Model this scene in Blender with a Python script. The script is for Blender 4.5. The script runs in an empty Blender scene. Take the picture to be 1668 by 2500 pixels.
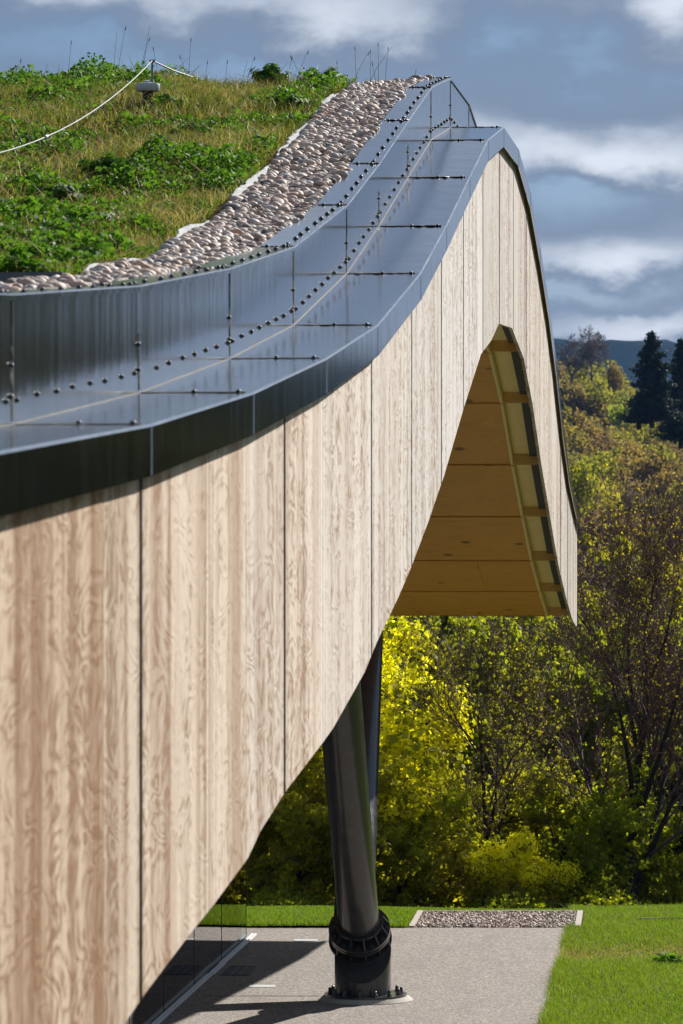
import bpy, math, random
import numpy as np
from math import radians, sin, cos, pi, sqrt, atan2, exp
rng = np.random.default_rng(7)
random.seed(7)
sc = bpy.context.scene
COL = sc.collection

# ------------------------------------------------------------------ camera, sky, sun, exposure
EYE = 5.13                       # camera height over the paving
FPX = 10000.0                    # focal length in photograph pixels (2500 tall)
cam_d = bpy.data.cameras.new('camera')
cam = bpy.data.objects.new('camera', cam_d); COL.objects.link(cam)
cam.location = (0, 0, EYE); cam.rotation_euler = (pi/2, 0, 0)
cam_d.sensor_fit = 'VERTICAL'; cam_d.sensor_height = 36.0; cam_d.sensor_width = 36.0
cam_d.lens = 36.0*FPX/2500.0
cam_d.clip_start = 0.5; cam_d.clip_end = 12000
cam_d.dof.use_dof = True; cam_d.dof.focus_distance = 38.0; cam_d.dof.aperture_fstop = 10.0
sc.camera = cam
sc.view_settings.view_transform = 'Standard'; sc.view_settings.look = 'None'
sc.view_settings.gamma = 1.0; sc.view_settings.use_curve_mapping = False
sc.view_settings.exposure = 0.55
sc.render.engine = 'CYCLES'
sc.cycles.use_denoising = True
sc.cycles.max_bounces = 8; sc.cycles.transparent_max_bounces = 12; sc.cycles.volume_bounces = 0
sc.cycles.sample_clamp_indirect = 6.0

SUN_H = np.array([0.569, 0.823]); SUN_EL = radians(32.5)
SUN_AZ = atan2(SUN_H[0], SUN_H[1])        # clockwise from +Y
sun_d = bpy.data.lights.new('sun', 'SUN'); sun_d.energy = 5.0; sun_d.angle = radians(0.53)
sun_d.color = (1.0, 0.95, 0.87)
sun = bpy.data.objects.new('sun', sun_d); COL.objects.link(sun)
sun.rotation_euler = (pi/2 - SUN_EL, 0, pi - SUN_AZ)
sun.location = (20, 30, 40)

W = bpy.data.worlds.new('World'); sc.world = W; W.use_nodes = True

class NT:
    """small node-tree helper"""
    def __init__(s, nt): s.nt = nt
    def n(s, typ, **kw):
        nd = s.nt.nodes.new(typ)
        for k, v in kw.items():
            if k.startswith('_'): setattr(nd, k[1:], v)
            else:
                key = int(k[1:]) if (k[0] == 'i' and k[1:].isdigit()) else k.replace('__', ' ')
                if isinstance(v, bpy.types.NodeSocket): s.nt.links.new(v, nd.inputs[key])
                else: nd.inputs[key].default_value = v
        return nd
    def link(s, a, b): s.nt.links.new(a, b)
    def m(s, op, a, b=None, c=None, clamp=False):
        nd = s.nt.nodes.new('ShaderNodeMath'); nd.operation = op; nd.use_clamp = clamp
        for i, v in enumerate((a, b, c)):
            if v is None: continue
            if isinstance(v, bpy.types.NodeSocket): s.nt.links.new(v, nd.inputs[i])
            else: nd.inputs[i].default_value = v
        return nd.outputs[0]
    def mix(s, f, a, b, mode='MIX'):
        nd = s.nt.nodes.new('ShaderNodeMix'); nd.data_type = 'RGBA'; nd.blend_type = mode
        for i, v in ((0, f), (6, a), (7, b)):
            if isinstance(v, bpy.types.NodeSocket): s.nt.links.new(v, nd.inputs[i])
            else: nd.inputs[i].default_value = v if (i == 0 or len(v) == 4) else (*v, 1)
        return nd.outputs[2]
    def ramp(s, f, stops, interp='LINEAR'):
        nd = s.nt.nodes.new('ShaderNodeValToRGB'); cr = nd.color_ramp; cr.interpolation = interp
        while len(cr.elements) < len(stops): cr.elements.new(0.5)
        for e, (p, c) in zip(cr.elements, stops):
            e.position = p; e.color = (*c, 1) if len(c) == 3 else c
        s.nt.links.new(f, nd.inputs[0]); return nd.outputs[0]

def build_world():
    w = NT(W.node_tree); W.node_tree.nodes.clear()
    out = w.n('ShaderNodeOutputWorld')
    sky = w.n('ShaderNodeTexSky', _sky_type='NISHITA', _sun_disc=False, _sun_elevation=SUN_EL, _sun_rotation=SUN_AZ,
              _air_density=1.0, _dust_density=0.6, _ozone_density=1.6, _altitude=200.0)
    tc = w.n('ShaderNodeTexCoord')
    nz = w.n('ShaderNodeVectorMath', _operation='NORMALIZE', i0=tc.outputs['Generated'])
    sp = w.n('ShaderNodeSeparateXYZ', i0=nz.outputs[0])
    X, Y, Z = sp.outputs
    # stratified cloud layer: noise squeezed vertically
    cv = w.n('ShaderNodeCombineXYZ', i0=X, i1=Y, i2=w.m('MULTIPLY', Z, 1.8))
    n1 = w.n('ShaderNodeTexNoise', Vector=cv.outputs[0], Scale=13.0, Detail=8.0, Roughness=0.52, Distortion=0.0)
    n2 = w.n('ShaderNodeTexNoise', Vector=cv.outputs[0], Scale=38.0, Detail=9.0, Roughness=0.55)
    n3 = w.n('ShaderNodeTexNoise', Vector=cv.outputs[0], Scale=3.1, Detail=3.0, Roughness=0.5)
    wx = w.m('MULTIPLY', w.m('SUBTRACT', n1.outputs[0], 0.5), 0.045)
    wz = w.m('MULTIPLY', w.m('SUBTRACT', n2.outputs[0], 0.5), 0.022)
    xx = w.m('ADD', X, wx); zz = w.m('ADD', Z, wz)
    val = w.m('ADD', w.m('MULTIPLY', n1.outputs[0], 0.75), w.m('MULTIPLY', n2.outputs[0], 0.45)); val = w.m('SUBTRACT', val, 0.13)
    val = w.m('ADD', val, w.m('MULTIPLY', w.m('SUBTRACT', n3.outputs[0], 0.5), 0.5))
    # the cloud banks seen over the roof and over the hill (direction, half-size, brightness)
    banks = [(-.006, .122, .034, .010, .34), (-.062, .128, .030, .009, .22), (.068, .087, .030, .0075, .36),
             (.070, .0620, .024, .0048, .30), (.072, .0450, .030, .0050, .30), (.084, .122, .010, .010, .26),
             (.048, .1095, .034, .011, -.15), (.062, .100, .028, .006, -.12), (-.070, .1135, .03, .006, -.10), (-.012, .1075, .045, .004, -.12),
             (.054, .0525, .03, .0036, -.34), (.055, .0745, .026, .0045, -.24)]
    for (a, b, ra, rb, k) in banks:
        gx = w.m('DIVIDE', w.m('SUBTRACT', xx, a), ra); gz = w.m('DIVIDE', w.m('SUBTRACT', zz, b), rb)
        g = w.m('ADD', w.m('MULTIPLY', gx, gx), w.m('MULTIPLY', gz, gz))
        g = w.m('EXPONENT', w.m('MULTIPLY', g, -1.0))
        g = w.m('MULTIPLY', g, w.m('GREATER_THAN', Y, 0.0))
        val = w.m('ADD', val, w.m('MULTIPLY', g, k))
    cloud = w.ramp(val, [(0.20, (.052, .125, .235)), (0.36, (.082, .125, .195)), (0.54, (.165, .205, .27)), (0.82, (.54, .57, .62))])
    cover = w.ramp(val, [(0.22, (.0,)*3), (0.46, (1,)*3)])
    sk = w.mix(1.0, sky.outputs[0], (.060, .063, .074), 'MULTIPLY')
    colr = w.mix(w.m('ADD', w.m('MULTIPLY', cover, 0.30), 0.62), sk, cloud)
    # below the horizon
    lo = w.m('MULTIPLY', Z, -40.0, clamp=True)
    colr = w.mix(lo, colr, (.10, .11, .10))
    bg = w.n('ShaderNodeBackground', Color=colr, Strength=1.0)
    w.link(bg.outputs[0], out.inputs[0])
build_world()

# ------------------------------------------------------------------ mesh helpers
def mesh_np(name, V, F, mats, smooth=False, matidx=None):
    """V (n,3) float array, F list of tuples or int array of equal-sized faces"""
    me = bpy.data.meshes.new(name)
    V = np.asarray(V, dtype=np.float32)
    if isinstance(F, np.ndarray):
        k = F.shape[1]; me.vertices.add(len(V)); me.vertices.foreach_set('co', V.ravel())
        me.loops.add(F.size); me.loops.foreach_set('vertex_index', F.astype(np.int32).ravel())
        me.polygons.add(len(F)); me.polygons.foreach_set('loop_start', np.arange(0, F.size, k, dtype=np.int32))
        me.polygons.foreach_set('loop_total', np.full(len(F), k, dtype=np.int32))
        me.update(calc_edges=True)
    else:
        me.from_pydata(V.tolist(), [], F); me.update()
    for m in (mats if isinstance(mats, (list, tuple)) else [mats]): me.materials.append(m)
    if matidx is not None: me.polygons.foreach_set('material_index', np.asarray(matidx, dtype=np.int32))
    if smooth: me.polygons.foreach_set('use_smooth', np.ones(len(me.polygons), dtype=bool))
    return me

def add(name, me, parent=None, loc=None, rot=None, scale=None, **props):
    o = bpy.data.objects.new(name, me); COL.objects.link(o)
    if parent is not None: o.parent = parent
    if loc is not None: o.location = loc
    if rot is not None: o.rotation_euler = rot
    if scale is not None: o.scale = scale
    for k, v in props.items():
        if v is not None: o[k] = v
    return o

def thing(name, label, cat, loc=(0, 0, 0), rotz=0.0, group=None):
    o = add(name, None, None, loc, (0, 0, rotz), label=label, category=cat)
    if group: o['group'] = group
    return o

class MB:
    def __init__(s): s.v = []; s.f = []
    def add(s, V, F):
        b = len(s.v); s.v.extend([tuple(map(float, p)) for p in V]); s.f.extend([tuple(b+i for i in f) for f in F])
    def hexa(s, c):       # 8 corners: bottom 4 (ccw), top 4
        s.add(c, [(3, 2, 1, 0), (4, 5, 6, 7), (0, 1, 5, 4), (1, 2, 6, 5), (2, 3, 7, 6), (3, 0, 4, 7)])
    def box(s, x0, x1, y0, y1, z0, z1):
        s.hexa([(x0, y0, z0), (x1, y0, z0), (x1, y1, z0), (x0, y1, z0), (x0, y0, z1), (x1, y0, z1), (x1, y1, z1), (x0, y1, z1)])
    def tube(s, pts, radii, n=8, caps=True):
        pts = [np.array(p, float) for p in pts]; b = len(s.v); N = len(pts)
        t0 = pts[1]-pts[0]; t0 /= np.linalg.norm(t0)
        ref = np.array([0, 0, 1.]) if abs(t0[2]) < .9 else np.array([1., 0, 0])
        a = np.cross(t0, ref); a /= np.linalg.norm(a)
        for i, p in enumerate(pts):
            t = (pts[min(i+1, N-1)]-pts[max(i-1, 0)]); t /= (np.linalg.norm(t)+1e-9)
            a = a - t*np.dot(a, t); a /= (np.linalg.norm(a)+1e-9); c = np.cross(t, a)
            r = radii[i] if hasattr(radii, '__len__') else radii
            for k in range(n):
                th = 2*pi*k/n; s.v.append(tuple(p + r*(cos(th)*a + sin(th)*c)))
        for i in range(N-1):
            for k in range(n):
                s.f.append((b+i*n+k, b+i*n+(k+1) % n, b+(i+1)*n+(k+1) % n, b+(i+1)*n+k))
        if caps:
            s.f.append(tuple(b+k for k in range(n))[::-1]); s.f.append(tuple(b+(N-1)*n+k for k in range(n)))
    def lathe(s, prof, n=32, c=(0, 0)):      # prof [(r,z)...]
        b = len(s.v)
        for r, z in prof:
            for k in range(n):
                th = 2*pi*k/n; s.v.append((c[0]+r*cos(th), c[1]+r*sin(th), z))
        for i in range(len(prof)-1):
            for k in range(n):
                s.f.append((b+i*n+k, b+i*n+(k+1) % n, b+(i+1)*n+(k+1) % n, b+(i+1)*n+k))
        s.f.append(tuple(b+k for k in range(n))[::-1]); s.f.append(tuple(b+(len(prof)-1)*n+k for k in range(n)))
    def mesh(s, name, mat, smooth=False, angle=None):
        me = mesh_np(name, s.v, s.f, mat, smooth)
        if smooth and angle:
            me.set_sharp_from_angle(angle=radians(angle))
        return me

# ------------------------------------------------------------------ materials
def mat(name):
    m = bpy.data.materials.new(name); m.use_nodes = True
    m.node_tree.nodes.clear(); g = NT(m.node_tree)
    out = g.n('ShaderNodeOutputMaterial'); return m, g, out

def simple(name, col, rough=0.6, metal=0.0, noise=0.15, nscale=20.0, bump=0.0, spec=0.5, coat=0.0):
    m, g, out = mat(name)
    tc = g.n('ShaderNodeTexCoord')
    n = g.n('ShaderNodeTexNoise', Vector=tc.outputs['Object'], Scale=nscale, Detail=5.0, Roughness=0.6)
    f = g.m('ADD', g.m('MULTIPLY', g.m('SUBTRACT', n.outputs[0], 0.5), noise*4), 1.0)
    hsv = g.n('ShaderNodeHueSaturation', Color=(*col, 1), Value=f)
    b = g.n('ShaderNodeBsdfPrincipled', Base__Color=hsv.outputs[0], Roughness=rough, Metallic=metal)
    b.inputs['Specular IOR Level'].default_value = spec
    if coat: b.inputs['Coat Weight'].default_value = coat; b.inputs['Coat Roughness'].default_value = 0.08
    if bump:
        bp = g.n('ShaderNodeBump', Strength=bump, Distance=0.01, Height=n.outputs[0]); g.link(bp.outputs[0], b.inputs['Normal'])
    g.link(b.outputs[0], out.inputs[0]); return m

def wood_facade():
    """weathered rotary-cut larch plywood: contour figure, streaks, checks, tint per panel from the object colour"""
    m, g, out = mat('weathered_ply')
    tc = g.n('ShaderNodeTexCoord'); oi = g.n('ShaderNodeObjectInfo')
    off = g.n('ShaderNodeCombineXYZ', i0=g.m('MULTIPLY', oi.outputs['Random'], 37.0), i2=g.m('MULTIPLY', oi.outputs['Random'], 91.0))
    p = g.n('ShaderNodeVectorMath', _operation='ADD', i0=tc.outputs['Object'], i1=off.outputs[0]).outputs[0]
    ps = g.n('ShaderNodeMapping', Vector=p, Scale=(1.0, 1.15, 2.1)).outputs[0]
    n1 = g.n('ShaderNodeTexNoise', Vector=ps, Scale=1.75, Detail=4.5, Roughness=0.48, Distortion=0.5)
    ring = g.m('FRACT', g.m('MULTIPLY', n1.outputs[0], 11.0))
    ring = g.m('POWER', g.m('ABSOLUTE', g.m('SUBTRACT', g.m('MULTIPLY', ring, 2.0), 1.0)), 1.6)
    n2 = g.n('ShaderNodeTexNoise', Vector=g.n('ShaderNodeMapping', Vector=p, Scale=(1, 1.0, 0.9)).outputs[0], Scale=7.0, Detail=6.0, Roughness=0.7)
    ringa = g.m('MULTIPLY', ring, g.m('MULTIPLY', g.m('SUBTRACT', n2.outputs[0], 0.22, clamp=True), 2.6))
    # vertical board streaks, metre scale
    st = g.n('ShaderNodeTexNoise', Vector=g.n('ShaderNodeMapping', Vector=p, Scale=(1, 1.8, 0.10)).outputs[0], Scale=2.3, Detail=4.0, Roughness=0.65)
    fine = g.n('ShaderNodeTexNoise', Vector=g.n('ShaderNodeMapping', Vector=p, Scale=(1, 7, 0.5)).outputs[0], Scale=9.0, Detail=6.0, Roughness=0.7)
    # narrow boards within a panel: each its own tone, with a hairline between
    sy = g.n('ShaderNodeSeparateXYZ', i0=p).outputs
    wob = g.n('ShaderNodeTexNoise', Vector=g.n('ShaderNodeMapping', Vector=p, Scale=(0, 1, 0)).outputs[0], Scale=1.3, Detail=1.0)
    bd = g.m('ADD', g.m('MULTIPLY', sy[1], 1.35), g.m('MULTIPLY', wob.outputs[0], 2.2))
    bn = g.n('ShaderNodeTexWhiteNoise', _noise_dimensions='1D', W=g.m('FLOOR', bd))
    hair = g.m('LESS_THAN', g.m('ABSOLUTE', g.m('SUBTRACT', g.m('FRACT', bd), 0.5)), 0.488)
    msk = g.n('ShaderNodeTexNoise', Vector=g.n('ShaderNodeMapping', Vector=p, Scale=(1, 1.2, 0.5)).outputs[0], Scale=0.9, Detail=3.0)
    mk = g.ramp(msk.outputs[0], [(0.36, (.25,)*3), (0.60, (1,)*3)])
    pale = g.mix(st.outputs[0], (.74, .70, .66), (.92, .91, .90))
    tan = g.mix(n2.outputs[0], (.21, .13, .075), (.50, .385, .29))
    f = g.m('ADD', g.m('MULTIPLY', g.m('MULTIPLY', ringa, 1.2), mk), g.m('MULTIPLY', g.m('SUBTRACT', n2.outputs[0], 0.5), 1.3))
    f = g.m('ADD', f, g.m('MULTIPLY', g.m('SUBTRACT', st.outputs[0], 0.50), 3.0))
    f = g.m('ADD', f, g.m('MULTIPLY', g.m('SUBTRACT', bn.outputs['Value'], 0.6), 0.55))
    f = g.m('ADD', f, g.m('MULTIPLY', g.m('SUBTRACT', fine.outputs[0], 0.5), 2.2), clamp=True)
    c = g.mix(f, pale, tan)
    c = g.mix(g.m('MULTIPLY', g.m('SUBTRACT', 1.0, hair), 0.45), c, (.20, .15, .11))
    # brown water staining, strong on the sheltered near panels (object alpha)
    sn = g.n('ShaderNodeTexNoise', Vector=g.n('ShaderNodeMapping', Vector=p, Scale=(1, 1.5, 0.09)).outputs[0], Scale=2.0, Detail=5.0, Roughness=0.6)
    sf = g.m('MULTIPLY', g.ramp(sn.outputs[0], [(0.42, (0, 0, 0)), (0.58, (1, 1, 1))]), oi.outputs['Alpha'])
    c = g.mix(g.m('MULTIPLY', sf, 0.85), c, (.30, .175, .09))
    c = g.mix(1.0, c, oi.outputs['Color'], 'MULTIPLY')
    # drying checks and knots
    ck = g.n('ShaderNodeTexVoronoi', Vector=g.n('ShaderNodeMapping', Vector=p, Scale=(1, 9, 1.3)).outputs[0], Scale=3.0, Randomness=1.0)
    ckf = g.ramp(ck.outputs['Distance'], [(0.040, (1, 1, 1)), (0.085, (0, 0, 0))])
    ckf = g.m('MULTIPLY', ckf, g.m('GREATER_THAN', n2.outputs[0], 0.50))
    c = g.mix(g.m('MULTIPLY', ckf, 0.75), c, (.10, .075, .055))
    b = g.n('ShaderNodeBsdfPrincipled', Base__Color=c, Roughness=0.78)
    b.inputs['Specular IOR Level'].default_value = 0.25
    h = g.m('ADD', g.m('MULTIPLY', ringa, 0.6), g.m('MULTIPLY', fine.outputs[0], 0.9))
    bp = g.n('ShaderNodeBump', Strength=0.45, Distance=0.006, Height=h); g.link(bp.outputs[0], b.inputs['Normal'])
    g.link(b.outputs[0], out.inputs[0]); return m

def spruce(name, c1, c2, knots=True):
    m, g, out = mat(name)
    tc = g.n('ShaderNodeTexCoord'); oi = g.n('ShaderNodeObjectInfo')
    off = g.n('ShaderNodeCombineXYZ', i0=g.m('MULTIPLY', oi.outputs['Random'], 23.0), i1=g.m('MULTIPLY', oi.outputs['Random'], 51.0))
    p = g.n('ShaderNodeVectorMath', _operation='ADD', i0=tc.outputs['Object'], i1=off.outputs[0]).outputs[0]
    pm = g.n('ShaderNodeMapping', Vector=p, Scale=(0.25, 1.3, 2.0)).outputs[0]
    n1 = g.n('ShaderNodeTexNoise', Vector=pm, Scale=1.6, Detail=2.0, Distortion=0.4)
    ring = g.m('ABSOLUTE', g.m('SUBTRACT', g.m('MULTIPLY', g.m('FRACT', g.m('MULTIPLY', n1.outputs[0], 26.0)), 2.0), 1.0))
    n2 = g.n('ShaderNodeTexNoise', Vector=p, Scale=2.0, Detail=4.0)
    f = g.m('ADD', g.m('MULTIPLY', ring, 0.45), g.m('MULTIPLY', n2.outputs[0], 0.6), clamp=True)
    c = g.mix(f, c1, c2)
    if knots:
        k = g.n('ShaderNodeTexVoronoi', Vector=g.n('ShaderNodeMapping', Vector=p, Scale=(1.0, .8, 0.8)).outputs[0], Scale=2.3, Randomness=1.0)
        kf = g.ramp(k.outputs['Distance'], [(0.085, (1, 1, 1)), (0.16, (0, 0, 0))])
        c = g.mix(g.m('MULTIPLY', kf, 0.8), c, (.09, .035, .012))
    b = g.n('ShaderNodeBsdfPrincipled', Base__Color=c, Roughness=0.6)
    g.link(b.outputs[0], out.inputs[0]); return m

def flashing():
    m, g, out = mat('mill_finish_metal')
    tc = g.n('ShaderNodeTexCoord'); oi = g.n('ShaderNodeObjectInfo')
    p = tc.outputs['Object']
    streak = g.n('ShaderNodeTexNoise', Vector=g.n('ShaderNodeMapping', Vector=p, Scale=(9, 9, 0.5)).outputs[0], Scale=1.7, Detail=5.0, Roughness=0.6)
    blot = g.n('ShaderNodeTexNoise', Vector=p, Scale=3.5, Detail=6.0, Roughness=0.65)
    spot = g.n('ShaderNodeTexNoise', Vector=p, Scale=60.0, Detail=3.0)
    c = g.mix(g.m('MULTIPLY', streak.outputs[0], 1.0), (.50, .52, .545), (.66, .68, .70))
    c = g.mix(g.ramp(blot.outputs[0], [(0.52, (0, 0, 0)), (0.75, (.5, .5, .5))]), c, (.40, .41, .42))
    r = g.m('ADD', 0.03, g.m('MULTIPLY', g.m('ADD', streak.outputs[0], blot.outputs[0]), 0.10))
    b = g.n('ShaderNodeBsdfPrincipled', Base__Color=c, Roughness=r, Metallic=1.0)
    big = g.n('ShaderNodeTexNoise', Vector=g.n('ShaderNodeMapping', Vector=p, Scale=(3, 3, 0.5)).outputs[0], Scale=1.5, Detail=2.0)
    bp = g.n('ShaderNodeBump', Strength=0.2, Distance=0.01, Height=big.outputs[0]); g.link(bp.outputs[0], b.inputs['Normal'])
    g.link(b.outputs[0], out.inputs[0]); return m

def steelmat():
    m, g, out = mat('dark_painted_steel')
    tc = g.n('ShaderNodeTexCoord'); p = tc.outputs['Object']
    n = g.n('ShaderNodeTexNoise', Vector=p, Scale=5.0, Detail=7.0, Roughness=0.7)
    n2 = g.n('ShaderNodeTexNoise', Vector=p, Scale=70.0, Detail=2.0)
    d = g.m('MULTIPLY', g.ramp(n.outputs[0], [(0.50, (0, 0, 0)), (0.72, (1, 1, 1))]), 0.30)
    d = g.m('ADD', d, g.m('MULTIPLY', g.m('GREATER_THAN', n2.outputs[0], 0.70), 0.3))
    c = g.mix(d, (.040, .041, .044), (.15, .14, .125))
    b = g.n('ShaderNodeBsdfPrincipled', Base__Color=c, Roughness=g.m('ADD', 0.30, g.m('MULTIPLY', d, 0.6)))
    b.inputs['Coat Weight'].default_value = 0.4; b.inputs['Coat Roughness'].default_value = 0.12
    g.link(b.outputs[0], out.inputs[0]); return m

def leafmat(name, c1, c2, trans=0.45, rough=0.6, use_obj=False, isl=True):
    m, g, out = mat(name)
    geo = g.n('ShaderNodeNewGeometry')
    f = geo.outputs['Random Per Island']
    c = g.mix(f, c1, c2)
    if use_obj:
        oi = g.n('ShaderNodeObjectInfo'); c = g.mix(1.0, c, oi.outputs['Color'], 'MULTIPLY')
    d = g.n('ShaderNodeBsdfPrincipled', Base__Color=c, Roughness=rough)
    d.inputs['Specular IOR Level'].default_value = 0.22
    t = g.n('ShaderNodeBsdfTranslucent', Color=g.mix(1.0, c, (1.9, 1.85, .8), 'MULTIPLY'))
    mx = g.n('ShaderNodeMixShader', i0=trans, i1=d.outputs[0], i2=t.outputs[0])
    g.link(mx.outputs[0], out.inputs[0]); return m

def pebblemat():
    m, g, out = mat('river_pebble')
    geo = g.n('ShaderNodeNewGeometry'); oi = g.n('ShaderNodeObjectInfo'); tc = g.n('ShaderNodeTexCoord')
    f = g.m('FRACT', g.m('ADD', geo.outputs['Random Per Island'], g.m('MULTIPLY', oi.outputs['Random'], 7.31)))
    c = g.ramp(f, [(0.0, (.11, .10, .10)), (.12, (.30, .22, .18)), (.3, (.55, .43, .34)), (.45, (.47, .31, .23)), (.6, (.60, .48, .38)),
                   (.74, (.34, .31, .30)), (.86, (.62, .55, .49)), (.94, (.45, .26, .20)), (1, (.70, .66, .61))])
    n = g.n('ShaderNodeTexNoise', Vector=tc.outputs['Object'], Scale=45.0, Detail=4.0)
    c = g.mix(g.m('MULTIPLY', n.outputs[0], 0.22), c, (.14, .11, .10))
    b = g.n('ShaderNodeBsdfPrincipled', Base__Color=c, Roughness=0.65)
    g.link(b.outputs[0], out.inputs[0]); return m

def resin():
    m, g, out = mat('resin_bound_gravel')
    tc = g.n('ShaderNodeTexCoord'); p = tc.outputs['Object']
    v = g.n('ShaderNodeTexVoronoi', Vector=p, Scale=55.0, Randomness=1.0)
    sp = g.n('ShaderNodeSeparateColor', Color=v.outputs['Color'])
    c = g.ramp(sp.outputs[0], [(0, (.10, .085, .075)), (.3, (.21, .175, .15)), (.7, (.31, .265, .235)), (1, (.50, .45, .41))])
    n = g.n('ShaderNodeTexNoise', Vector=g.n('ShaderNodeMapping', Vector=p, Scale=(1, .35, 1)).outputs[0], Scale=1.3, Detail=4.0)
    c = g.mix(g.m('MULTIPLY', n.outputs[0], 0.35), c, (.19, .165, .14))
    st = g.n('ShaderNodeTexNoise', Vector=g.n('ShaderNodeMapping', Vector=p, Scale=(1, .22, 1)).outputs[0], Scale=2.6, Detail=6.0, Roughness=0.65)
    c = g.mix(g.m('MULTIPLY', g.ramp(st.outputs[0], [(0.50, (0, 0, 0)), (0.68, (1, 1, 1))]), 0.35), c, (.13, .115, .10))
    b = g.n('ShaderNodeBsdfPrincipled', Base__Color=c, Roughness=0.8)
    bp = g.n('ShaderNodeBump', Strength=0.5, Distance=0.004, Height=v.outputs['Distance']); g.link(bp.outputs[0], b.inputs['Normal'])
    g.link(b.outputs[0], out.inputs[0]); return m

def groundmat(name, cols, scale=3.0):
    m, g, out = mat(name)
    tc = g.n('ShaderNodeTexCoord')
    n = g.n('ShaderNodeTexNoise', Vector=tc.outputs['Object'], Scale=scale, Detail=8.0, Roughness=0.65)
    c = g.ramp(n.outputs[0], [(.3 + .4*i/(len(cols)-1), c) for i, c in enumerate(cols)])
    b = g.n('ShaderNodeBsdfPrincipled', Base__Color=c, Roughness=1.0); b.inputs['Specular IOR Level'].default_value = 0.0
    g.link(b.outputs[0], out.inputs[0]); return m

def glassmat():
    m, g, out = mat('tinted_glass')
    fr = g.n('ShaderNodeFresnel', IOR=1.5)
    tr = g.n('ShaderNodeBsdfTransparent', Color=(.48, .60, .58, 1))
    gl = g.n('ShaderNodeBsdfGlossy', Color=(1, 1, 1, 1), Roughness=0.01)
    mx = g.n('ShaderNodeMixShader', i0=fr.outputs[0], i1=tr.outputs[0], i2=gl.outputs[0])
    g.link(mx.outputs[0], out.inputs[0]); return m

M = dict(
    wood=wood_facade(), metal=flashing(),
    soffit=spruce('spruce_soffit', (.90, .47, .085), (.62, .27, .032)),
    cream=spruce('pale_spruce', (.98, .84, .42), (.92, .68, .28), False),
    batten=spruce('spruce_batten', (.78, .50, .16), (.60, .36, .10), False),
    rubber=simple('black_sealant', (.012, .012, .014), 0.5, noise=.2),
    bead=simple('tan_sealant', (.085, .07, .058), 0.7),
    bolt=simple('dark_bolt', (.02, .024, .032), 0.35, 0.3),
    steel=steelmat(),
    galv=simple('galvanised_steel', (.16, .175, .18), 0.6, 0.5, noise=.15),
    zinc=simple('pale_zinc', (.50, .53, .53), 0.55, 0.3, noise=.12),
    black=simple('black_plastic', (.015, .015, .016), 0.5),
    mesh=simple('insect_mesh', (.055, .06, .05), 0.7, noise=.3, nscale=90),
    concrete=simple('pale_concrete', (.46, .43, .37), 0.85, noise=.12, nscale=14, bump=.3),
    fleece=simple('white_fleece', (.42, .43, .44), 0.9, noise=.3, nscale=25),
    kerb=simple('pale_kerb', (.46, .41, .35), 0.85, noise=.12),
    light=simple('frosted_strip', (.75, .78, .80), 0.35),
    bark=simple('bark', (.026, .020, .018), 0.9, noise=.3, nscale=12),
    twig=simple('twig', (.15, .088, .080), 0.85, noise=.2),
    greytwig=simple('grey_twig', (.16, .135, .12), 0.9),
    straw=leafmat('straw', (.36, .27, .14), (.52, .42, .25), .3),
    blade=leafmat('grass_blade', (.085, .15, .012), (.20, .30, .03), .40),
    roofblade=leafmat('roof_grass_blade', (.045, .075, .012), (.165, .185, .05), .38),
    leaf=leafmat('leaf', (.035, .095, .010), (.10, .21, .025), .42),
    treeleaf=leafmat('tree_leaf', (.16, .17, .012), (.36, .35, .035), .68, use_obj=True),
    yellow=leafmat('yellow_blossom', (.66, .63, .012), (.82, .80, .03), .6),
    farleaf=leafmat('far_leaf', (.9, .9, .9), (1.4, 1.4, 1.4), .5, .8, use_obj=True),
    conifer=leafmat('conifer_needles', (.012, .028, .018), (.03, .055, .03), .1, .7),
    pebble=pebblemat(), resin=resin(), glass=glassmat(),
    soil=groundmat('roof_soil', [(.030, .022, .014), (.06, .045, .022), (.045, .055, .015)], 5.0),
    lawn=groundmat('lawn_soil', [(.10, .07, .035), (.07, .08, .02), (.045, .08, .012)], 3),
    bank=groundmat('woodland_floor', [(.02, .02, .012), (.04, .045, .02), (.03, .035, .02)], .5),
    hill=groundmat('far_hill', [(.010, .018, .014), (.018, .028, .018), (.03, .04, .025)], .012),
)

# ------------------------------------------------------------------ the building: one local frame
# local +Y runs along the facade (away from the camera), local -X runs inwards, z up from the paving
PHI = math.atan(921.0/FPX); SP, CP = sin(PHI), cos(PHI); D0 = 1.816
def unproj(x, y, v=0.0):
    a = (x-834.0)/FPX
    u = (D0 + v*CP + a*v*SP)/(SP - a*CP)
    Yw = u*CP + v*SP
    return u, EYE + (1250.0-y)*Yw/FPX
def L2W(v, u, z=0.0):
    return (-D0 - v*CP + u*SP, u*CP + v*SP, z)
BLD = thing('pavilion', 'wave-roofed pavilion with bleached plywood fascia, metal edge flashing and planted roof', 'building', (-D0, 0, 0), -PHI)

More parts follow.
